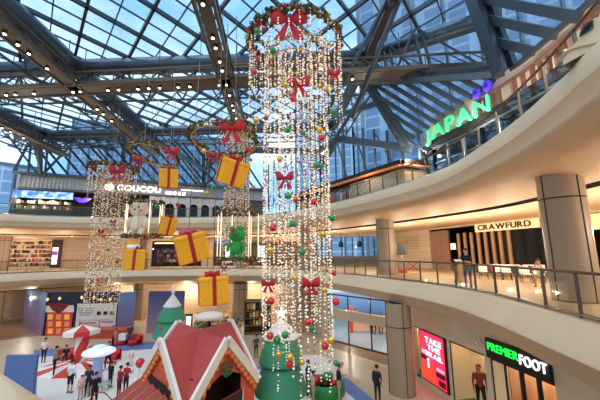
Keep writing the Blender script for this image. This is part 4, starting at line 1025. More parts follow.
hoopframe('Hanging two-tier garland frame with lit rods around the white plush figure', fw, 1.2, 2.3)
plush('plush_figure', 'Cream-white plush figure with round head standing in the left hanging frame', fw+V((-.42, .1, .34)), 1.02, mat('white_plush', 'F0DCC6', .95, bump=.5, scale=40), 'round', mat('rosy_cheek', 'D9604A', .8))
fg = aty(237.5, 259, 20.0)
hoopframe('Hanging two-tier garland frame with lit rods around the green plush figure', fg, 1.3, 2.95)
plush('plush_figure', 'Bright green plush figure with eye bumps standing in the middle hanging frame', fg+V((-.05, -.1, .28)), .8, mat('green_plush', '2E9A45', .9, bump=.5, scale=40), 'eyes')
b = MB(); b.lathe([(.9, 0), (.9, .05)], (0,0,0), 5)
tt = thing('star_ornament', aty(233, 231, 19.2), 'Dark red star hanging above the green plush figure', 'ornament')
b = MB(); cc = aty(233, 231, 19.2); b.prism([((.22 if k % 2 == 0 else .09)*math.sin(PI*k/5), (.22 if k % 2 == 0 else .09)*math.cos(PI*k/5)) for k in range(10)], -.04, .04, Matrix.Translation(cc) @ Matrix.Rotation(PI/2, 4, 'X')); b.tube([cc+V((0,0,.2)), cc+V((0,0,1.6))], .01, 4); b.build('star', M_bow2, tt)

# gift boxes
M_gift = mat('yellow_gift_wrap', 'F2A71C', .6, var=.12, scale=14, bump=.3); M_rib = mat('red_ribbon', 'A81C22', .45)
def gift(label, c, size, rot, wire_to=18.2, bowm=None, bs=None):
    "c: centre of the box; built upright then turned"
    c = V(c); w_, d_, h_ = size; R = Euler(rot).to_matrix()
    t = thing('gift_box', c-V((0,0,h_/2)), label, 'gift box', 'hanging yellow gift boxes')
    b = MB(); b.cbox(c, (w_, d_, h_), R, .06); b.build('box', M_gift, t)
    b = MB(); b.cbox(c+R @ V((0,0,h_*.42)), (w_*1.04, d_*1.04, h_*.14), R, .05); b.build('lid', M_gift, t)
    b = MB(); b.box(c, (w_*.13, d_*1.06, h_*1.03), R); b.box(c, (w_*1.06, d_*.13, h_*1.03), R); b.build('ribbon', M_rib, t)
    for k_ in range(2): bow(c+R @ V((0, 0, h_*.55)), bs or w_*.42, t, bowm or M_bow, R @ Matrix.Rotation(PI/2*k_+.3, 3, 'Z') @ Matrix.Diagonal((1, 1, .6)))
    b = MB(); b.tube([c+R @ V((0,0,h_*.5)), V((c.x, c.y, wire_to))], .014, 4); b.build('hanging_wire', M_metal, t)
    return t
gift('Yellow gift box hanging highest on the left, under the tilted hoop', aty(168.5, 179, 17.5), (1.02, 1.0, 1.05), (.1, -.03, .42))
gift('Large tilted yellow gift box hanging directly under the big hoop bow', aty(232, 172.5, 12.6), (1.06, 1.0, 1.05), (.3, .17, .5))
gift('Small leaning yellow gift box beside the white plush figure', aty(167.5, 226, 19.0), (.86, .86, 1.05), (.1, .16, .6))
gift('Big tilted yellow gift box with a pink and red bow, middle of the cascade', aty(191.5, 247, 12.9), (1.2, 1.0, 1.12), (.15, -.26, .38), bowm=mat('pink_bow', 'C84A66', .5), bs=.5)
gift('Yellow gift box hanging just above the middle ring edge, beside the left bead curtain', aty(135, 259.5, 17.0), (1.02, 1.0, 1.06), (.0, .03, .4))
gift('Lowest yellow gift box, hanging over the red house roof', aty(213, 289.5, 12.2), (1.02, 1.0, 1.0), (.02, -.06, .38))
t = thing('figurine', aty(133, 249, 17.0), 'Small figurine with yellow ears and white collar on the gift box by the left curtain', 'figurine')
c_ = aty(133.5, 247, 17.0); b = MB(); b.lathe([(.3,-.12),(.34,0),(.3,.12)], c_, 14); b.build('collar', M_white, t)
b = MB(); b.lathe([(.3,.1),(.3,.22),(.2,.24)], c_, 14); b.prism([(-.32,.2),(-.2,.2),(-.26,.5)], -.05, .05, Matrix.Translation(c_) @ Matrix.Rotation(PI/2, 4, 'X')); b.prism([(.2,.2),(.32,.2),(.26,.5)], -.05, .05, Matrix.Translation(c_) @ Matrix.Rotation(PI/2, 4, 'X')); b.build('yellow_cap', M_gift, t)
for k_, (px, py, yy, kk, lab) in enumerate(((157, 206, 19, 1, 'Small green bauble hanging right of the white plush figure'), (178, 205, 19, 0, 'Small red-and-white bauble hanging before the grey arches'), (207, 193, 19, 2, 'Pale gold bauble hanging before the grey arches'), (214, 187, 16, 1, 'Green bauble hanging by a wire beside the middle bead curtain'))):
    c_ = aty(px, py, yy); t = thing('hanging_bauble', c_, lab, 'bauble', 'loose baubles on wires'); b = MB(); b.ball(c_, .15, 12); b.build('ball', (M_redball, M_grnball, M_goldball)[kk], t)
    b = MB(); b.tube([c_+V((0,0,.14)), V((c_.x, c_.y, 18.2))], .01, 4); b.build('wire', M_metal, t)

# ---------------------------------------------------------------- red house with crossed gables
M_roofr = mat('red_roof_felt', 'B34A46', .8, var=.06, scale=3, bump=.5); M_trim = mat('white_barge_board', 'E8DDD2', .5); M_hr = mat('orange_red_paint', 'D05A3C', .55, var=.05, scale=2); M_pleat = mat('brick_red_slat', 'A2463A', .55, var=.06, scale=2); M_scal = mat('orange_scallop', 'E8803C', .5)
hc = V((-4.2, 13.6, 0)); e1 = V((-.88, -1.5, 0)); e2 = V((1.4, -1.4, 0))       # centre to left and right gable faces
za, ze = 4.3, 2.4
t = thing('toy_house', hc, 'Large red play house with crossed gables, white edges and dark serving hatch', 'play house')
def HP(a, b_, z): v = hc+e1*a+e2*b_; return V((v.x, v.y, z))
b = MB(); ov = 1.0
apex = HP(0, 0, za)
for (a1, a2, b1, b2) in ((1,0,0,1),(0,1,-1,0),(-1,0,0,-1),(0,-1,1,0)):
    pass
faces = []
for sa in (1, -1):
    for sb in (1, -1):
        A_ = HP(sa*1.04, 0, za); B_ = HP(0, sb*1.04, za); K = HP(sa*1.04, sb*1.04, ze); O = HP(0, 0, za)
        faces.append((O, A_, K, B_)); 
        b.poly([O, A_, K], .07); b.poly([O, K, B_], .07); b.poly([O, K, A_], .04); b.poly([O, B_, K], .04)
b.build('roof', M_roofr, t)
b = MB(); 
for sa, sb in ((1,1),(1,-1),(-1,1),(-1,-1)):
    for ridge, which in ((HP(sa*1.06, 0, za+.04), 'a'), (HP(0, sb*1.06, za+.04), 'b')):
        K = HP(sa*1.06, sb*1.06, ze+.0); o = MB(); o.bar(ridge, K-(ridge-K).normalized()*.05, .12, .3, up=(0,0,1)); o.build('barge_board', M_trim, t)
def gable(sa, sb, mt, hatch, nm):
    if sa: a_, c_ = HP(sa, -1, 0), HP(sa, 1, 0)
    else: a_, c_ = HP(-1, sb, 0), HP(1, sb, 0)
    a_, c_ = (a_, c_) if (c_-a_).cross(V((0,0,1))).dot(e1*sa+e2*sb) > 0 else (c_, a_)
    d = (c_-a_); n = d.normalized().cross(V((0,0,1))); W_ = d.length
    Q_ = lambda f, z, o=0: a_+d*f+V((0,0,z))+n*o
    o = MB(); z0h, z1h = 2.3, 3.1
    ins = -.02
    if hatch:
        o.poly([Q_(0,0,ins), Q_(1,0,ins), Q_(1,z0h,ins), Q_(0,z0h,ins)]); o.poly([Q_(0,z0h,ins), Q_(.24,z0h,ins), Q_(.24,ze+.75,ins), Q_(0,ze-.1,ins)]); o.poly([Q_(.76,z0h,ins), Q_(1,z0h,ins), Q_(1,ze-.1,ins), Q_(.76,ze+.75,ins)])
        top = [Q_(.24, z1h-.25, ins)]+[Q_(.24+.52*k/8, z1h-.25+.3*math.sin(PI*k/8), ins) for k in range(1, 8)]+[Q_(.76, z1h-.25, ins)]
        for k in range(8):
            f0, f1 = .24+.52*k/8, .24+.52*(k+1)/8; zt_ = lambda f: ze-.1+(za-ze)*(1-abs(f-.5)*2)*1.0
            o.poly([top[k], top[k+1], Q_(f1, zt_(f1), ins), Q_(f0, zt_(f0), ins)])
        o.build('gable_wall', mt, t)
        i_ = MB(); i_.poly([Q_(.2,.9,-.9), Q_(.8,.9,-.9), Q_(.8,3.2,-.9), Q_(.2,3.2,-.9)]); i_.poly([Q_(.2,.9,0), Q_(.2,.9,-.9), Q_(.2,3.2,-.9), Q_(.2,3.2,-.05)]); i_.poly([Q_(.8,.9,0), Q_(.8,.9,-.9), Q_(.8,3.2,-.9), Q_(.8,3.2,-.05)]); i_.poly([Q_(.2,1.4,-.03), Q_(.8,1.4,-.03), Q_(.8,1.4,-.9), Q_(.2,1.4,-.9)]); i_.build('hatch_interior', mat('hatch_brown', '3A1C18', .7), t)
        k_ = MB(); k_.tube([Q_(.2,z0h,.0), Q_(.5,z0h-.28,.85), Q_(.8,z0h,.0)], .03, 6); k_.build('counter_edge', M_trim, t); k_ = MB(); k_.poly([Q_(.2,z0h-.04,.0), Q_(.5,z0h-.3,.85), Q_(.8,z0h-.04,.0)], .02); k_.build('counter_top', mat('hatch_brown', '3A1C18', .7), t)
        k_ = MB(); k_.poly([Q_(.16,0,0), Q_(.5,0,.82), Q_(.5,z0h-.3,.82), Q_(.2,z0h-.03,0)], .03); k_.poly([Q_(.5,0,.82), Q_(.84,0,0), Q_(.8,z0h-.03,0), Q_(.5,z0h-.3,.82)], .03); k_.build('counter_front', mt, t)
        for f, z in ((.35,1.3),(.42,1.7),(.6,1.4),(.68,1.8),(.56,1.1)):
            sgn = .82*(f-.16)/.34 if f < .5 else .82*(.84-f)/.34; k_ = MB(); k_.ball(Q_(f, z, sgn*.98+.02), .05, 8); k_.build('rivet', M_bow2, t)
    else:
        o.poly([Q_(0,1.9,ins), Q_(1,1.9,ins), Q_(1,ze-.1,ins), Q_(.5,za-.12,ins), Q_(0,ze-.1,ins)]); o.poly([Q_(0,0,ins), Q_(.12,0,ins), Q_(.12,1.9,ins), Q_(0,1.9,ins)]); o.poly([Q_(.88,0,ins), Q_(1,0,ins), Q_(1,1.9,ins), Q_(.88,1.9,ins)]); o.build('gable_wall', mt, t)
    s_ = MB()
    for sd_ in (0, 1):
        for k in range(9):
            f = (k+.5)/9*.5; z = ze-.12+(za-ze)*f*2; ff = f if sd_ == 0 else 1-f
            s_.ball(Q_(ff, z-.2, .05), .11, 8, (1, 1, 1)); s_.bar(Q_(ff-.028, z-.12-(.09 if sd_==0 else -.09)*1, .05), Q_(ff+.028, z-.12+(.09 if sd_==0 else -.09), .05), .03, .2); 
    s_.build('scalloped_border', M_scal, t)
    return Q_
Qr = gable(0, 1, M_hr, True, 'right'); Ql = gable(1, 0, M_hr, False, 'left'); gable(-1, 0, M_hr, False, 'back'); gable(0, -1, M_hr, False, 'back')
# wreath
wc = Qr(.5, 3.32, .12); wr_ = thing('wreath', wc, 'Round green wreath with red bow on the right gable of the red house', 'wreath')
dd = (Qr(1,0)-Qr(0,0)).normalized(); Rw = Matrix((dd, V((0,0,1)), dd.cross(V((0,0,1))))).transposed()
b = MB()
for i in range(150): a = random.uniform(0, 2*PI); r_ = .2+random.uniform(-.06, .06); b.ico(wc+Rw @ V((r_*math.cos(a), r_*math.sin(a), random.uniform(-.03,.06))), random.uniform(.02, .045))
o = b.build('foliage', mat('wreath_green', '2C6B3A', .8), wr_); o['kind'] = 'stuff'; bow(wc+Rw @ V((0,.12,.08)), .14, wr_, M_bow, Rw @ Matrix.Rotation(-PI/2, 3, 'X'))
# left side slides / folded awning slats
t2 = thing('slatted_ramp', Ql(.5, 0, 1.2), 'Stack of brick-red slatted panels fanning out from the left gable of the red house', 'ramp')
nl = (Ql(0,0,1)-Ql(0,0,0))
for k in range(6):
    f0, f1 = .08+k*.14, .08+(k+1)*.14; o = MB(); z1_ = 2.7-.02*k; ln = 1.9
    p0, p1 = Ql(f0, z1_, .02), Ql(f1, z1_, .02); q0, q1 = Ql(f0, 1.7, ln), Ql(f1, 1.7, ln)
    o.poly([p0, q0, q1+V((0,0,-.16)), p1+V((0,0,-.16))], .05); o.poly([p1+V((0,0,-.3)), p1+V((0,0,.02)), q1+V((0,0,.02)), q1+V((0,0,-.3))], .04); o.build('panel', M_pleat, t2)
    o = MB(); o.tube([p1+V((0,0,.04)), q1+V((0,0,.04))], .03, 6); o.build('edge_bead', mat('terracotta_edge', 'D8805A', .5), t2)
b = MB(); b.poly([Ql(.06,0,ln-.1), Ql(.94,0,ln-.1), Ql(.94,1.6,ln-.1), Ql(.06,1.6,ln-.1)], .08); b.build('ramp_front', M_pleat, t2)
b = MB(); b.poly([Ql(.0,1.9,.01), Ql(1,1.9,.01), Ql(.92,2.9,.01), Ql(.2,2.95,.01)], .04); b.build('dark_opening', mat('hatch_dark', '201414', .7), t2)
b = MB(); b.tube([Ql(.0, 1.9+.55*math.sin(PI*k/10), .9+1.1*k/10) for k in range(11)], .02, 6)
tr = b.build('curved_handle', M_bow); tag(tr, 'Thin curved red bar arching beside the slatted red panels', 'bar')

# ---------------------------------------------------------------- tiered Christmas trees
M_tree = mat('green_tree_shell', '3F8F6C', .6, var=.05, scale=2); M_snow = mat('snow_cap', 'EDE4DA', .8, bump=.4, scale=14)
def tree(label, px, d, ys, rs, finial, bls=()):
    "ys: image heights of cap top, cap bottom, first and second tier lips; rs: their radii in metres"
    c = aty(px, 330, d); c.z = 0; s = rs[1]/1.15
    t = thing('christmas_tree', c, label, 'christmas tree', 'tiered green christmas trees')
    z = aty(px, ys[0], d).z; zc = aty(px, ys[1], d-rs[0]).z; z1 = aty(px, ys[2], d-rs[1]).z; z2 = aty(px, ys[3], d-rs[2]).z
    def tier(nm, zt_, zb, r1, r0, mt, wav=.0):
        b = MB(); h = zt_-zb
        b.lathe([(r1*.5, zt_+.02), (r1, zt_-.04*h), (r1+(r0-r1)*.5, zt_-.47*h), (r0*.97, zb+.13*h), (r0, zb+.07*h), (r0*.98, zb+.02*h), (r0*.88, zb-.02), (r1*.8, zb)][::-1], (c.x, c.y, 0), 32, rad=(lambda a, z_: 1+wav*math.sin(a*7)) if wav else None); return b.build(nm, mt, t)
    tier('snow_cap', z, zc, .08*s, rs[0], M_snow, .04)
    tier('tier', zc+.15, z1, rs[0]*.86, rs[1], M_tree); tier('tier', z1+.08, z2, rs[1]*.8, rs[2], M_tree)
    b = MB(); b.lathe([(.5*s, 0), (.5*s, z2+.05)], (c.x, c.y, 0), 20); b.build('trunk', M_hr, t)
    if finial == 'star':
        b = MB(); cc = V((c.x, c.y, z+.25*s)); pl = [((.34 if k % 2 == 0 else .15)*s*math.sin(PI*k/5), (.34 if k % 2 == 0 else .15)*s*math.cos(PI*k/5)) for k in range(10)]
        b.prism(pl, -.08, .08, Matrix.Translation(cc) @ Matrix.Rotation(PI/2, 4, 'X')); b.build('star', mat('lit_star', 'FFF4E0', .4, emit=1.2), t)
    else:
        b = MB(); b.lathe([(.05*s, z-.1), (.13*s, z+.12), (.16*s, z+.3), (.06*s, z+.42), (.1*s, z+.55), (.02, z+.72)], (c.x, c.y, 0), 12); b.build('finial', M_snow, t)
    for k_, (f, zz, kk) in enumerate(bls):
        a = f; rr_ = 1.0*s*1.15; 
        b = MB(); b.ball(c+V((rr_*math.cos(a), rr_*math.sin(a), zz)), .13*s, 12); b.build('bauble', (M_redball, M_grnball, M_goldball)[kk], t)
    return t
tree('Large tiered green tree with snowy top and glowing star, right of the red house', 281, 15.4, (318, 343, 371, 405), (.84, 1.03, 1.22), 'star', [(-1.5, 1.3, 2), (-2.6, 1.5, 0), (-.6, 1.4, 1)])
tree('Farther green tree with snowy top rising behind the roof of the red house', 171, 24, (294, 308, 323, 341), (.62, 1.02, 1.25), 'finial', [(-1.9, 2.3, 0), (-1.2, 2.2, 0)])
# item behind the roof: round canopy stall, planters, small screen
cs = aty(209, 330, 16.9); cs.z = 0
t = thing('canopy_stall', cs, 'Flat white scalloped canopy seen just behind the red roof ridge', 'stall')
b = MB(); b.lathe([(.05,4.42),(.55,4.4),(.68,4.34),(.7,4.16),(.64,4.14),(.6,4.25),(.05,4.25)], (cs.x, cs.y, 0), 30, rad=lambda a, z_: 1+.03*math.sin(14*a)); b.build('canopy', M_trim, t)
b = MB(); b.lathe([(.75, 0), (.75, 1.1)], (cs.x, cs.y, 0), 24); b.build('drum_counter', M_hr, t); b = MB(); b.lathe([(.1,1.1),(.1,4.25)], (cs.x, cs.y, 0), 12); b.build('pole', M_black, t)
for px, lab, w_ in ((203, 'Dark leafy planting left behind the white canopy', .9), (228, 'Dark leafy planting right behind the white canopy', 1.2)):
    cp = aty(px, 330, 23.5); cp.z = 0; t = thing('planter', cp, lab, 'planter', 'leafy planters'); b = MB(); b.lathe([(w_*.6, 0), (w_*.75, 1.9), (w_*.6, 1.92)], cp, 20); b.build('tub', M_inblack, t)
    b = MB()
    for i in range(260): p = V((random.gauss(0, w_*.4), random.gauss(0, .3), 2.1+abs(random.gauss(0, .4)))); b.poly([cp+p, cp+p+V((.12,.02,.06)), cp+p+V((.1,.1,.16))])
    o = b.build('foliage', mat('dark_foliage', '3C4A2A', .8, island=[(0,'2F4226'),(.6,'56602F'),(.9,'B0703A')]), t); o['kind'] = 'stuff'
cp = aty(188.5, 330, 24.5); t = thing('totem_screen', (cp.x, cp.y, 0), 'Slim dark totem with a small white screen left of the canopy', 'screen'); b = MB(); b.bbox((cp.x-.26, cp.y-.08, 0), (cp.x+.26, cp.y+.08, 3.0)); b.build('totem_body', M_black, t)
b = MB(); b.bbox((cp.x-.18, cp.y-.1, 2.1), (cp.x+.18, cp.y-.08, 2.85)); b.build('lit_screen', M_scrw, t)

# ---------------------------------------------------------------- play area
def flatpoly(px, z, mt, nm):
    b = MB(); b.poly([atz(x, y, z) for x, y in px]); return struct(b.build(nm, mt))
M_snowf = mat('white_play_mat', 'EDE3DC', .85, bump=.2, scale=3, var=.03); M_blue = mat('blue_mat_edge', '6A7FAE', .8)
flatpoly([(30,402),(34,350),(150,342),(200,345),(258,366),(303,359),(318,363),(350,380),(376,402)], .02, M_blue, 'trim_5')
flatpoly([(36,402),(38,357),(150,349),(200,352),(258,370),(303,364),(335,382),(358,402)], .03, M_snowf, 'trim_6')
# low blue partition at left
t = thing('blue_partition', V((aty(22, 380, 16.3).x, 16.3, 0)), 'Plain blue partition panel at the lower left, edge of the play area', 'partition')
b = MB(); q0 = aty(6, 358, 16.2); q1 = aty(37, 355, 16.2); b.bbox((q0.x, 16.2, 0), (q1.x, 16.35, q1.z)); b.build('panel', mat('blue_panel', '5C74A8', .6), t)
# back panels
M_grad = mat('lilac_blue_panel', '8A7FA8', .45)
def vpanel(nm, label, px0, px1, yd0, yd1, z0, z1, mt, cat, grp=None, th=.12):
    a_, c_ = aty(px0, 310, yd0), aty(px1, 310, yd1); t = thing(nm, ((a_.x+c_.x)/2, (a_.y+c_.y)/2, z0), label, cat, grp)
    b = MB(); b.bar(V((a_.x,a_.y,(z0+z1)/2)), V((c_.x,c_.y,(z0+z1)/2)), th, z1-z0, up=(0,0,1)); b.build('panel', mt, t); return t, V((a_.x,a_.y,0)), V((c_.x,c_.y,0))
def gradmat(nm, c0, c1, z0, z1):
    mt = mat(nm, c0, .5); N, L = mt.node_tree.nodes, mt.node_tree.links; g = N.new('ShaderNodeTexCoord'); s_ = N.new('ShaderNodeSeparateXYZ'); mr = N.new('ShaderNodeMapRange'); rp = N.new('ShaderNodeValToRGB')
    L.new(g.outputs['Object'], s_.inputs[0]); L.new(s_.outputs['Z'], mr.inputs['Value']); mr.inputs['From Min'].default_value = z0; mr.inputs['From Max'].default_value = z1
    L.new(mr.outputs[0], rp.inputs['Fac']); rp.color_ramp.elements[0].color = (*hx(c0), 1); rp.color_ramp.elements[1].color = (*hx(c1), 1); L.new(rp.outputs[0], N['Principled BSDF'].inputs['Base Color']); return mt
M_gr = gradmat('printed_violet_to_blue', '8A6A90', '6F86B4', 0, 3.4)
vpanel('printed_screen_wall', 'Violet to blue printed screen wall left of the red festive poster', 24, 45, 36, 30.8, 0, 3.9, M_gr, 'screen wall', 'violet printed screen walls')
vpanel('printed_screen_wall', 'Violet to blue printed screen wall between white board and round column', 118, 135, 30.6, 31.6, 0, 3.9, M_gr, 'screen wall', 'violet printed screen walls')
vpanel('printed_screen_wall', 'Violet to blue printed screen wall behind the farther tiered tree', 148, 184, 31.5, 31.5, 0, 3.9, gradmat('printed_dark_violet', '9A8088', '4A4A78', 0, 3.4), 'screen wall', 'violet printed screen walls')
t, a_, c_ = vpanel('navy_backdrop', 'Navy backdrop with gold lanterns behind the posters at far left', 45, 119, 31, 31, 0, 3.95, M_navy, 'backdrop')
BN = V((0, -1, 0)); BX = lambda px, py, off: aty(px, py, 31)+BN*off
for px, py in ((50, 299), (62, 298), (84, 297), (96, 297), (103, 299), (112, 299)):
    b = MB(); b.lathe([(.03,-.16),(.1,-.09),(.12,0),(.09,.1),(.03,.14)], BX(px, py, .3), 10); b.build('lantern', mat('gold_lantern', 'F3CF86', .5, emit=.6), t)
t = thing('festive_poster', BX(60, 337, .15), 'Red and gold festive poster grid with peaked dark top on the navy backdrop', 'poster')
def bq(px0, py0, px1, py1, off, mt, nm, par):
    a, c = BX(px0, py1, 0), BX(px1, py0, 0); b = MB(); b.bbox((a.x, 31-off-.03, a.z), (c.x, 31-off, c.z)); return b.build(nm, mt, par)
bq(46, 312, 74, 336, .12, mat('poster_red', 'C0392B', .5, emit=.1), 'red_sheet', t)
b = MB(); Y = 30.84
pp = [BX(x, y, 0) for x, y in ((45,306),(52,305),(60,311),(68,305),(75,305),(75,312),(45,312))]; b.poly([V((p.x, Y, p.z)) for p in pp], .03); b.build('snowy_roof', mat('poster_cream', 'E8C8B8', .5), t)
pp = [BX(x, y, 0) for x, y in ((49,303),(72,303),(64,311),(60,313),(54,310))]; b = MB(); b.poly([V((p.x, Y-.04, p.z)) for p in pp], .03); b.build('dark_peak', mat('poster_maroon', '6A1E20', .5), t)
for r in range(3):
    for c in range(3):
        x0 = 49+c*8.3; y0 = 314+r*7; bq(x0, y0, x0+5.6, y0+5.2, .17, mat('poster_gold', 'E8A23C', .4, emit=.2) if (r+c) % 2 == 0 else mat('poster_gold2', 'D8845A', .5, emit=.1), 'gold_picture', t)
t = thing('information_board', BX(97, 337, .15), 'Large grey-white information board with pictures, right of the red poster', 'board')
bq(75.5, 303, 118, 333, .12, mat('board_white', 'D8CFC8', .6), 'white_sheet', t)
for i in range(4): bq(79+i*.6, 307.5+i*2.2, 96-i*1.5, 308.3+i*2.2, .16, M_metal, 'text_line', t)
for i, px in enumerate((98, 104.5, 111)): bq(px, 311, px+4, 314.5, .17, (M_black, M_black, mat('brown_icon', '9C5038', .5))[i], 'picture', t)
bq(76, 319.2, 118, 319.9, .17, M_metal, 'divider', t); bq(100, 320, 100.7, 333, .17, M_metal, 'divider', t); bq(82, 322, 97, 323, .17, M_bow2, 'heading', t); bq(103, 321, 114, 322, .17, M_bow2, 'heading', t); bq(113, 325, 116, 331, .17, M_tree, 'tree_picture', t); bq(80, 321, 82, 328, .17, M_hr, 'figure_picture', t)
# red plinth
t = thing('red_plinth', BX(97, 337, .5), 'Low red plinth running below the information board', 'plinth'); b = MB(); p0, p1 = atz(76, 337, 0), atz(128, 337, 0); b.bbox((p0.x, 29.6, 0), (p1.x, 30.7, .75)); b.build('plinth_body', mat('plinth_red', 'B0432F', .6), t); b = MB(); b.bbox((p0.x-.04, 29.55, .72), (p1.x+.04, 30.72, .8)); b.build('plinth_top', mat('plinth_top', 'C86048', .6), t)
# brown shelf kiosk in front of column
t = thing('display_shelf', aty(257, 335, 31)*V((1,1,0)), 'Tall dark brown display shelf full of small decorations between column and tree', 'display shelf')
a_, c_ = aty(245, 333, 31), aty(270, 333, 31); b = MB(); b.bbox((a_.x, 31, 0), (c_.x, 31.9, 3.0)); b.bbox((a_.x, 30.5, 0), (a_.x+.1, 31, 3)); b.bbox((c_.x-.1, 30.5, 0), (c_.x, 31, 3)); b.build('cabinet', M_interior, t)
for z in (.1, .75, 1.4, 2.05, 2.9): b = MB(); b.bbox((a_.x+.1, 30.5, z), (c_.x-.1, 31, z+.06)); b.build('shelf', M_inwarm, t)
goods(t, 'shelf_decoration', 'small brown or red decoration on the tall dark display shelf', V((a_.x+.15, 30.8, 0)), V((c_.x-a_.x-.3, 0, 0)), V((0,-1,0)), .82, 2.9, 3, 7, [PAL[3], PAL[1], PAL[6], PAL[4], PAL[0]], 'decorations on the dark display shelf')

# striped parasol slide
M_st = {}
def stripe(k): return (mat('candy_red', 'D63A34', .5), mat('candy_white', 'F4ECE6', .5))[k % 2]
cu_ = atz(80, 366, 0); cu_.z = 0
t = thing('candy_parasol', cu_, 'Red and white striped candy parasol on a thick twisted-stripe column', 'parasol')
for k in range(8):
    b = MB(); a0, a1 = 2*PI*k/8+.2, 2*PI*(k+1)/8+.2; Rr = 1.15; ct_ = cu_+V((-.1, 0, 2.4))
    e0 = ct_+V((Rr*math.cos(a0), Rr*math.sin(a0), -.02)); e1_ = ct_+V((Rr*math.cos(a1), Rr*math.sin(a1), -.02)); b.poly([ct_+V((0,0,.28)), e0, e1_]); b.poly([e0, e0-V((0,0,.3)), e1_-V((0,0,.3)), e1_]); b.poly([ct_-V((0,0,.15)), e1_-V((0,0,.3)), e0-V((0,0,.3))]); b.build('canopy_panel', stripe(k), t)
for k in range(2):
    b = MB()
    for s_ in range(2):
        rings = []
        for i in range(13):
            z = 2.3*i/12; tw = i*.22; rings.append([cu_+V((.42*math.cos(tw+a), .42*math.sin(tw+a), z)) for a in [PI*s_+PI/2*k+PI/2*j/5 for j in range(6)]])
        b.loft(rings)
    b.build('column_stripe', stripe(k), t)
t = thing('striped_base', cu_+V((0,-.8,0)), 'Low round mound of red and white radial stripes around the parasol column', 'play mound')
for k in range(14):
    a0, a1 = 2*PI*k/14+.1, 2*PI*(k+1)/14+.1; b = MB()
    P_ = lambda a, r, z: cu_+V((.1+1.25*r*math.cos(a), -.35+1.0*r*math.sin(a), z))
    b.poly([P_(a0,.45,.42), P_(a0,1.9,.08), P_(a1,1.9,.08), P_(a1,.45,.42)]); b.poly([P_(a0,1.9,.08), P_(a0,1.92,.03), P_(a1,1.92,.03), P_(a1,1.9,.08)]); b.build('stripe', stripe(k), t)
# luminous mushroom table
cm = atz(96, 386, 0); cm.z = 0
t = thing('mushroom_lamp', cm, 'White glowing mushroom-shaped canopy on an iridescent stem in the play area', 'light sculpture')
b = MB(); b.lathe([(.1,1.7),(.7,1.72),(.88,1.82),(.8,1.95),(.42,2.1),(.1,2.15)], cm, 30); b.build('cap', mat('glowing_white', 'EEF0FF', .4, emit=.25), t)
b = MB(); b.lathe([(.36,2.1),(.38,2.14),(.26,2.2),(.02,2.23)], cm, 20); b.build('cap_swirl', mat('pale_blue_swirl', 'BBD8F0', .4, emit=.4), t)
ir = gradmat('iridescent', 'B890E0', '9AD0E8', 0, 2); b = MB(); b.lathe([(.5,.03),(.3,.3),(.26,1.2),(.32,1.7)], cm, 20); b.build('stem', ir, t)
# red seats
M_seat = mat('red_seat', 'D0303A', .5)
def sofa(label, px, py, w_, rot):
    c_ = atz(px, py, 0); t = thing('red_sofa', c_, label, 'sofa', 'red curved sofas'); b = MB(); R = Matrix.Rotation(rot, 3, 'Z')
    b.loft([[c_+R @ V((w_*math.cos(a)*f, w_*.6*math.sin(a)*f, z)) for f, z in ((.55,.03),(.55,.38),(.62,.44),(.8,.44),(.84,.75),(1,.78),(1.02,.03))] for a in [PI*(-.1+1.2*k/16) for k in range(17)]]); b.build('back_and_seat', M_seat, t)
    b = MB(); b.lathe([(w_*.5,.03),(w_*.52,.36),(w_*.45,.42),(.01,.43)], c_, 18); b.build('cushion', M_seat, t); return c_
c_ = sofa('Red curved sofa by the far blue edge, left one of the pair', 121, 345, .75, 0); sofa('Red curved sofa by the far blue edge, right one of the pair', 133, 345, .8, 0)
b = MB(); b.box(c_+V((.2,-.1,.68)), (.55, .45, .5)); o = b.build('white_box', M_white); tag(o, 'White box standing on the left red sofa', 'box')
sofa('Red curved seat under the edge of the mushroom lamp', 113, 361, .5, .4); sofa('Red curved seat behind the parasol column', 66, 361, .65, .2)
b = MB(); cc = atz(139, 381, 0)+V((0,0,1.0)); b.ball(cc, .26, 14, (1, 1, 1.1)); b.tube([cc-V((0,0,.25)), cc-V((.1,0,1.0))], .015, 5); o = b.build('red_balloon', M_redball); tag(o, 'Red balloon on a stick left of the red house', 'balloon')
# chairs near mushroom
M_aqua = mat('aqua_seat', 'A8C8BC', .5)
for px, py, lab in ((103, 392, 'Pale aqua stool right of the iridescent stem'), (86, 394, 'Pale aqua stool left of the iridescent stem')):
    c_ = atz(px, py, 0); t = thing('play_stool', c_, lab, 'stool', 'pale aqua stools'); b = MB(); b.lathe([(.28,.4),(.3,.46),(.02,.47)], c_, 14); b.build('seat', M_aqua, t)
    for k in range(4): a = PI/4+PI*k/2; b = MB(); b.bar(c_+V((.24*math.cos(a), .24*math.sin(a), .03)), c_+V((.2*math.cos(a), .2*math.sin(a), .42)), .05); b.build('leg', M_aqua, t)
# green drum with red and green plush pile
cd = atz(326, 394, 0); cd.z = 0
t = thing('green_drum', cd, 'Round green ribbed drum tub at the right edge of the play area', 'tub')
b = MB(); b.lathe([(.92,.03),(1.0,.1),(1.0,.62),(.92,.68),(.84,.66),(.84,.3),(.01,.3)], cd, 40, rad=lambda a, z_: 1+.012*math.sin(30*a), cap=False); b.build('tub', mat('bright_green', '2F8A4E', .55), t)
for k_, (dx, dy, r_, mt, lab) in enumerate(((-.5,.2,.3,M_redball,'Red cushion ball heaped at the left inside the green drum'), (.1,.4,.32,M_grnball,'Green cushion ball at the back inside the green drum'), (.45,-.1,.26,M_redball,'Red cushion ball at the right inside the green drum'), (-.05,-.3,.28,M_inblack,'Dark cushion ball at the front inside the green drum'))):
    b = MB(); b.ball(cd+V((dx, dy, .3+r_)), r_, 14); o = b.build('cushion_ball', mt); tag(o, lab, 'cushion', 'cushion balls in the drum')
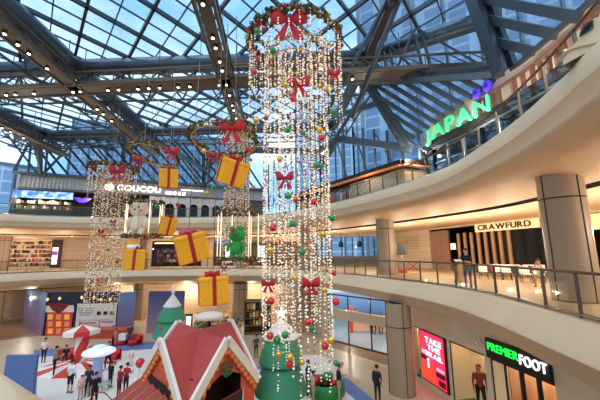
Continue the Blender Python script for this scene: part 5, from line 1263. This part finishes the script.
# snow mound between tree and drum
cs2 = atz(313, 366, 0); b = MB(); b.lathe([(1.9,.03),(1.6,.2),(1.0,.42),(.4,.5),(.02,.52)], (cs2.x, cs2.y, 0), 26, rad=lambda a, z_: 1+.08*math.sin(3*a+1)+.04*math.sin(7*a)); o = b.build('snow_mound', M_snow); tag(o, 'Low white snow mound right of the large tiered tree', 'snow mound')

# ---------------------------------------------------------------- middle gallery furniture by the restaurant
M_chair = mat('white_chair', 'F0E6DC', .5); M_tbl = mat('dark_table', '3C302A', .4)
def chair(label, loc, rot):
    t = thing('cafe_chair', (0,0,0), label, 'chair', 'white restaurant chairs')
    rings = []
    for z, w_, y in ((.46,.22,.2),(.6,.235,.225),(.75,.23,.25),(.86,.17,.262)): rings.append([V((x*w_, y+.05*(1-x*x)*-1+.05, z)) for x in (-1,-.6,0,.6,1)]+[V((x*w_, y+.075-.05*(1-x*x), z)) for x in (1,.6,0,-.6,-1)]+[V((-w_, y, z))])
    b = MB(); b.loft(rings); b.poly(rings[-1][:-1]); b.build('backrest', M_chair, t)
    b = MB(); b.cbox((0,0,.45), (.46,.44,.06), None, .3); b.build('seat', M_chair, t)
    for sx in (-1, 1):
        for sy in (-1, 1): b = MB(); b.bar((sx*.19, sy*.18, .43), (sx*.22, sy*.21, 0), .03); b.build('leg', M_black, t)
    t.location = loc; t.rotation_euler = (0, 0, rot); return t
def on2(px, py): v = atz(px, py, L2); return v
first = None
spots = [(484,279,'White restaurant chair nearest the standing man, leftmost of the row'),(498,279,'White restaurant chair second from the standing man, holding a dark bag'),(507.5,280,'White restaurant chair third from the standing man'),(527,283,'White restaurant chair beside the seated woman, fourth in the row'),(540,283,'White restaurant chair the woman sits on, next to the round column')]
for i, (px, py, lab) in enumerate(spots):
    v = on2(px, py); 
    if first is None: first = chair(lab, v, -.5); ch = first
    else:
        ch = copy_tree(first); ch.location = v; ch.rotation_euler = (0, 0, -.5+.1*(i % 2)); ch['label'] = lab
v0, v1 = on2(478, 276), on2(548, 277.5)
for i in range(3):
    a_, c_ = lerp(v0, v1, i/3+.02), lerp(v0, v1, (i+1)/3-.03); t = thing('dining_table', lerp(a_, c_, .5), ('Dark restaurant table with white top behind the leftmost chairs', 'Dark restaurant table with white top in the middle of the chair row', 'Dark restaurant table with white top behind the seated woman')[i], 'table', 'white-topped restaurant tables')
    b = MB(); b.bar(a_+V((0,0,.74)), c_+V((0,0,.74)), .7, .05, up=(0,0,1)); b.build('table_top', M_chair, t)
    for f in (.12, .88): c0 = lerp(a_, c_, f); b = MB(); b.bar(c0+V((0,0,.02)), c0+V((0,0,.72)), .5, .06, up=(c_-a_)); b.build('leg', M_tbl, t)
    b = MB(); b.bar(a_+V((0,.33,.45)), c_+V((0,.33,.45)), .05, .5, up=(0,0,1)); b.build('front_panel', M_tbl, t)
c_ = on2(461.5, 283); t = thing('sandwich_board', c_, 'Tan folding menu board standing left of the man in black', 'menu board'); 
for sg in (-1, 1): b = MB(); b.poly([c_+V((-.25, sg*.28, 0)), c_+V((.25, sg*.28, 0)), c_+V((.14, sg*.03, .98)), c_+V((-.14, sg*.03, .98))], .025*sg); b.build('board_leaf', M_slat, t)
# small items by glass room
c_ = V((8.2, 25.6, L2)); t = thing('promotion_stand', c_, 'Dark-topped promotion stand with red base beside the stone wall', 'stand'); b = MB(); b.box(c_+V((0,0,1.85)), (.75,.1,.9)); b.build('dark_panel', M_black, t); b = MB(); b.bar(c_, c_+V((0,0,1.5)), .08); b.build('post', M_metal, t); b = MB(); b.box(c_+V((0,0,.12)), (.6,.5,.24)); b.build('base', M_bow, t)
c_ = V((10.0, 28.2, L2)); t = thing('folding_stool', c_, 'Red crossed folding stand before the pale stone wall', 'stand'); b = MB(); b.bar(c_+V((-.45,0,.05)), c_+V((.45,0,.75)), .07); b.bar(c_+V((.45,0,.05)), c_+V((-.45,0,.75)), .07); b.build('crossed_leg', M_bow, t); b = MB(); b.box(c_+V((0,0,.78)), (.95,.35,.06)); b.build('seat', M_chair, t)
for i, (x, y, lab) in enumerate(((3.5, 36.5, 'Dark round table in the glazed room, left'), (6.2, 35.6, 'Dark round table in the glazed room, right'))):
    t = thing('round_table', (x, y, L2), lab, 'table', 'tables in the glazed room'); b = MB(); b.lathe([(.3,0),(.3,.04),(.05,.06),(.05,.7)], (x, y, L2), 14); b.build('pedestal', M_black, t); b = MB(); b.lathe([(.55,.7),(.55,.75)], (x, y, L2), 20); b.build('table_top', M_tbl, t)
for i, x in enumerate((2.6, 4.8, 7.0)):
    yy = 37; t = thing('pendant_lamp', (x, yy, 8.6), ('Leftmost', 'Middle', 'Rightmost')[i]+' dark pendant lamp in the glazed room', 'lamp', 'pendants in the glazed room'); b = MB(); b.lathe([(.3,-.0),(.28,.5),(.1,.7)], (x, yy, 8.1), 14); b.build('lamp_shade', M_black, t); b = MB(); b.tube([(x,yy,8.8),(x,yy,9.7)], .02, 4); b.build('cord', M_black, t)
# ---------------------------------------------------------------- people
SK = mat('skin_tone', 'C68E6E', .6); HAIR = mat('black_hair', '1A1412', .6)
def cloth(h): return mat('cloth_'+h, h, .85)
def capsule(b, p, q, r1, r2, n=10):
    p, q = V(p), V(q); x, y, d = frame(q-p); L = (q-p).length; rings = []
    for k in range(4): a = PI/2*(1-k/4); rings.append((p-d*(r1*math.sin(a)), r1*math.cos(a)+1e-4))
    rings.append((p, r1)); rings.append((q, r2))
    for k in range(1, 5): a = PI/2*k/4; rings.append((q+d*(r2*math.sin(a)), r2*math.cos(a)+1e-4))
    b.tube([r[0] for r in rings], [r[1] for r in rings], n)
def person(label, loc, h=1.7, rot=0, pose='stand', top='222228', bottom='1E1E24', shoe='151518', sleeve=True, shorts=False, hairlong=False, bag=None, bag_label='', cat='person', name='person', group='visitors', vox=.018, skin=None, hair=None, arms=None, skirt=False):
    """one continuous body: tapered limbs merged, each face coloured by the limb it belongs to"""
    s = h/1.7; P = {}
    sit = pose == 'sit'; hipz = .92 if not sit else .5
    P['pel'] = V((0, 0, hipz)); P['chest'] = V((0, -.02 if not sit else -.06, hipz+.38)); P['neck'] = P['chest']+V((0, 0, .17)); P['head'] = P['neck']+V((0, -.03, .17))
    limbs = []  # p, q, r1, r2, zone
    T, B_, S, SH = 't', 'b', 's', 'h'
    limbs += [(P['pel']+V((-.07,0,0)), P['pel']+V((.07,0,0)), .115, .115, B_), (P['pel']+V((0,0,.05)), P['chest']-V((0,0,.08)), .13, .13, T), (P['chest']+V((-.1,0,-.02)), P['chest']+V((.1,0,-.02)), .12, .12, T), (P['chest']+V((-.13,0,.09)), P['chest']+V((.13,0,.09)), .065, .065, T), (P['chest']+V((0,0,.1)), P['neck']+V((0,0,.06)), .055, .05, S)]
    for sg in (-1, 1):
        hip = P['pel']+V((sg*.09, 0, -.03)); 
        if sit: knee = hip+V((sg*.04, -.42, .02)); ank = knee+V((0, .03, -.42))
        elif pose == 'walk': knee = hip+V((0, -.14*sg-.03, -.42)); ank = knee+V((0, .10*sg+.06, -.42))
        elif pose == 'run': knee = hip+V((0, -.22*sg-.05, -.38)); ank = knee+V((0, .2*sg+.1, -.36))
        else: knee = hip+V((sg*.02, -.02, -.43)); ank = knee+V((0, .02, -.41))
        limbs.append((hip, knee, .09, .062, B_)); limbs.append((knee, ank, .058, .04, S if shorts else B_)); limbs.append((ank+V((0,.02,-.02)), ank+V((0,-.15,-.03)), .042, .034, SH))
        sh = P['chest']+V((sg*.19, 0, .08))
        ap = (arms or {}).get(sg, 'down')
        if ap == 'down': el = sh+V((sg*.05, .02, -.28)); wr = el+V((-sg*.01, -.07, -.24))
        elif ap == 'fwd': el = sh+V((sg*.04, -.08, -.26)); wr = el+V((-sg*.08, -.24, .04))
        elif ap == 'up': el = sh+V((sg*.1, -.16, .14)); wr = el+V((-sg*.04, -.1, .24))
        elif ap == 'out': el = sh+V((sg*.22, -.08, -.12)); wr = el+V((sg*.18, -.08, .02))
        else: el = sh+V((sg*.08, -.06, -.24)); wr = V((sg*.1, -.22, el.z+.32))   # hand to head
        limbs.append((sh, el, .055, .042, T)); limbs.append((el, wr, .04, .028, T if sleeve == 'long' else S))
        d = (wr-el).normalized(); x, y, _ = frame(d); palm = wr+d*.07; limbs.append((wr+d*.02, palm, .034, .036, S))
        for k, ln in enumerate((.062, .075, .07, .055)):
            f0 = palm+x*((k-1.5)*.021)+d*.02; f1 = f0+d*ln*.55+y*.005; f2 = f1+d*ln*.45-y*.02; limbs.append((f0, f1, .0105, .0095, S)); limbs.append((f1, f2, .0095, .008, S))
        limbs.append((wr+d*.03+x*sg*.02, wr+d*.075+x*sg*.055, .012, .01, S))
    hd = P['head']; limbs += [(hd+V((0,.005,.035)), hd+V((0,-.01,-.02)), .088, .078, S), (hd+V((0,-.03,-.06)), hd+V((0,-.045,-.075)), .05, .045, S), (hd+V((0,-.095,.005)), hd+V((0,-.112,-.022)), .01, .014, S), (hd+V((-.087,0,0)), hd+V((-.09,.01,.01)), .018, .02, S), (hd+V((.087,0,0)), hd+V((.09,.01,.01)), .018, .02, S)]
    R = Matrix.Rotation(rot, 3, 'Z'); loc = V(loc)
    zmin = min(min(l[0].z-l[2], l[1].z-l[3]) for l in limbs)
    lift = -zmin
    f = lambda v: loc+R @ ((v+V((0,0,lift)))*s)
    b = MB(); L_ = []
    for p, q, r1, r2, zn in limbs: capsule(b, f(p), f(q), r1*s, r2*s, 8); L_.append((f(p), f(q), r1*s, r2*s, zn))
    if skirt:
        b.lathe([(.13*s, 0), (.2*s, -.25*s), (.24*s, -.5*s), (.1*s, -.5*s)], f(P['pel']+V((0,0,.05))), 12, cap=True); L_.append((f(P['pel']), f(P['pel']-V((0,0,.45))), .15*s, .22*s, B_))
    me = b.mesh('tmp', [SK]); ob = bpy.data.objects.new('tmp', me); C.objects.link(ob)
    md = ob.modifiers.new('r', 'REMESH'); md.mode = 'VOXEL'; md.voxel_size = vox*s; md.use_smooth_shade = True
    sm = ob.modifiers.new('s', 'SMOOTH'); sm.factor = .5; sm.iterations = 2
    bpy.context.view_layer.update(); nm = bpy.data.meshes.new_from_object(ob.evaluated_get(bpy.context.evaluated_depsgraph_get()))
    bpy.data.objects.remove(ob); nm.materials.clear()
    zi = {'s': 0, 't': 1, 'b': 2, 'h': 3}
    for mm in (skin or SK, cloth(top), cloth(bottom), cloth(shoe)): nm.materials.append(mm)
    eyes = [f(hd+V((sg*.034, -.088, .018))) for sg in (-1, 1)]; mouth = f(hd+V((0, -.09, -.055)))
    nm.materials.append(mat('face_feature', '3A1E1A', .6))
    idx = []
    for pl in nm.polygons:
        c = pl.center; best = 1e9; z = 's'
        for p, q, r1, r2, zn in L_:
            if abs(c.z-p.z) > .6*s and abs(c.z-q.z) > .6*s: continue
            d = q-p; t = max(0, min(1, (c-p).dot(d)/max(d.length_squared, 1e-9))); v = (c-p-d*t).length-(r1+(r2-r1)*t)
            if v < best: best = v; z = zn
        k = zi[z]
        if k == 0 and (any((c-e).length < .014*s for e in eyes) or ((c-mouth).length < .02*s and abs(c.z-mouth.z) < .008*s)): k = 4
        idx.append(k)
    nm.polygons.foreach_set('material_index', idx)
    nm.transform(Matrix.Translation(-loc)); nm.update()
    t = thing(name, loc, label, cat, group)
    o = bpy.data.objects.new('body', nm); C.objects.link(o); o.parent = t
    hb = MB(); hc_ = f(hd+V((0, .022, .045)))
    prof = [(.0, .075), (.05, .068), (.085, .04), (.1, 0), (.098, -.04), (.07, -.07)]
    hb.lathe([(r*s*1.0+.001, z*s*1.05) for r, z in prof[::-1]], hc_, 16)
    if hairlong: hb.tube([f(hd+V((0,.07,.02))), f(hd+V((0,.1,-.12))), f(hd+V((0,.09,-.28)))], [.08*s, .085*s, .05*s], 10)
    hb.build('hair', hair or HAIR, t)
    if bag:
        bb = MB(); bb.cbox(f(P['chest']+V((0, .19, -.08))), (.28*s, .15*s, .4*s), R, .35); ob = bb.build('backpack', cloth(bag))
        tag(ob, 'Dark backpack worn by: '+label.lower() if False else bag_label, 'backpack')
    return t
def gnd(px, py): return atz(px, py, 0)
def toward(px): return math.atan2((px-300)/FPX, 1)*-1
PP = [
 ('Person in white top and dark trousers at the far left edge of the play area', 43, 363, 1.6, .6, 'walk', 'E8E2DE', '2A2A34', {}),
 ('Person in tan jacket and black trousers left of the parasol', 53, 377, 1.72, 2.2, 'stand', '9C8264', '17171C', {1: 'fwd', -1: 'fwd'}),
 ('Person in white shirt and black shorts before the striped mound', 69, 394, 1.68, 3.0, 'stand', 'F0ECEA', '1A1A1E', {}),
 ('Child in pink top near the bottom edge, left of the mushroom lamp', 80, 400, 1.15, .3, 'stand', 'E0A8A0', 'C89088', {}),
 ('Person in black with hair tied, bottom edge under the mushroom lamp', 93, 409, 1.6, 1.0, 'stand', '16161A', '16161A', {1: 'fwd'}),
 ('Person in dark green top behind the left aqua stool', 87, 397, 1.5, .2, 'stand', '26332C', '1E2A24', {}),
 ('Person in black reaching up beside the mushroom lamp', 107, 370, 1.7, 1.3, 'walk', '18181E', '18181E', {1: 'up', -1: 'out'}),
 ('Boy in black between mushroom lamp and red panels', 109.5, 388, 1.35, 2.8, 'stand', '1C1C22', '1C1C24', {}),
 ('Person in dark red jacket standing left beside the red panels', 118, 398, 1.5, 2.6, 'stand', '8C2A30', '5A2026', {1: 'fwd'}),
 ('Person in bright red jacket standing right beside the red panels', 125, 394, 1.5, 2.9, 'stand', 'B82A2C', '30181C', {-1: 'fwd'}),
 ('Child in pale clothes on the white mat below the red sofas', 131, 366, 1.15, 0, 'stand', 'E6D2C8', 'D8B8A8', {}),
 ('Person in dark blue behind the red sofas by the column', 129, 345, 1.6, .4, 'stand', '3A3848', '6A5A5C', {}),
 ('Person in dusty pink beside the red plinth', 115, 346, 1.3, -.5, 'stand', 'C47A70', 'A86A60', {}),
 ('Person in dark clothes seated on the seat behind the parasol', 65, 362, 1.45, .5, 'sit', '302024', '242024', {}),
 ('Person in black top at the right side of the large tiered tree', 308, 396, 1.7, 1.2, 'stand', '18181C', '26262C', {1: 'fwd'}),
 ('Child in light top between the tree and the green drum', 313, 404, 1.45, 1.8, 'stand', 'D8C8B8', 'C8A890', {1: 'up'}),
 ('Man in black shirt at the right of the green drum, light bag on back', 339, 402, 1.75, 1.5, 'stand', '15151A', 'B89880', {1: 'fwd'}),
 ('Man in dark clothes with backpack standing before the round column', 378, 403, 1.72, 2.4, 'stand', '2A2C34', '1E1E24', {}),
 ('Person in a headscarf just visible behind the right roof edge of the house', 256, 358, 1.5, .4, 'stand', '50484C', '3A3438', {}),
]
for lab, px, py, h, rot, pose, top, bot, arms in PP:
    v = gnd(px, py); v.z = .03 if px < 330 else 0
    person(lab, v, h, rot, pose, top, bot, arms=arms, vox=.02, shorts=('shorts' in lab), sleeve='long' if 'jacket' in lab else True, bag='D8D4D0' if 'light bag' in lab else ('222228' if 'backpack' in lab else None), bag_label='Pale backpack worn by the man beside the green drum' if 'light bag' in lab else 'Dark backpack worn by the man before the round column')
for lab, px, py, top in (('Person in black walking on the blue paving outside the glass', 356, 327.5, '16161C'), ('Person in dark blue outside behind the banner, left of two', 374, 334, '202840'), ('Person in black outside behind the banner, right of two', 381, 334, '16161C')):
    v = gnd(px, py); person(lab, v, 1.7, .5, 'walk', top, '16161C', vox=.03, group='people outside the entrance')
# middle gallery
v = on2(469, 288); person('Man in black T-shirt and grey trousers reading papers by the restaurant entrance', v, 1.72, -.9, 'stand', '18181E', '4A4C58', arms={1: 'fwd', -1: 'fwd'}, vox=.012, group='guests at the restaurant')
c_ = v+V((-.42, -.1, 1.18)); b = MB(); b.poly([c_+V((-.16,-.08,0)), c_+V((.16,-.08,.02)), c_+V((.16,.14,.1)), c_+V((-.16,.14,.09))], .012); o = b.build('paper_sheet', M_white); tag(o, 'White papers held by the man in black T-shirt', 'paper')
v = on2(547, 287); person('Woman in white top and beige trousers seated sideways beside the round column', v+V((-.05,.25,0)), 1.62, -.9, 'sit', 'F0E6DC', 'B8906A', hairlong=True, arms={1: 'head', -1: 'head'}, vox=.012, group='guests at the restaurant')
b = MB(); vv = on2(498, 279); b.cbox(vv+V((-.1,.3,.62)), (.28,.14,.3), None, .3); o = b.build('dark_bag', M_bow2); tag(o, 'Dark red bag leaning on the second white restaurant chair', 'bag')
# mannequins
v = lerp(w2a, w2b, .58)-RN*.35; v.z = .19
person('Red-haired mannequin in dark red jacket and black leggings in the wide display window', v, 2.0, -.3, 'walk', '9C3A38', '17171A', cat='mannequin', name='mannequin', group='window mannequins', sleeve='long', hair=mat('red_hair', 'A04030', .6), hairlong=True, vox=.016)
v = lerp(w1a, w1b, .5)-RN*.5; v.z = .19
person('Dark-clothed mannequin in the narrow window beside the round column', v, 1.65, 1.2, 'stand', '3A3638', '22201F', cat='mannequin', name='mannequin', group='window mannequins', arms={1: 'out'})
scene.view_settings.view_transform = 'Standard'; scene.view_settings.look = 'None'; scene.view_settings.gamma = 1; scene.view_settings.use_curve_mapping = False
scene.view_settings.exposure = 0.5
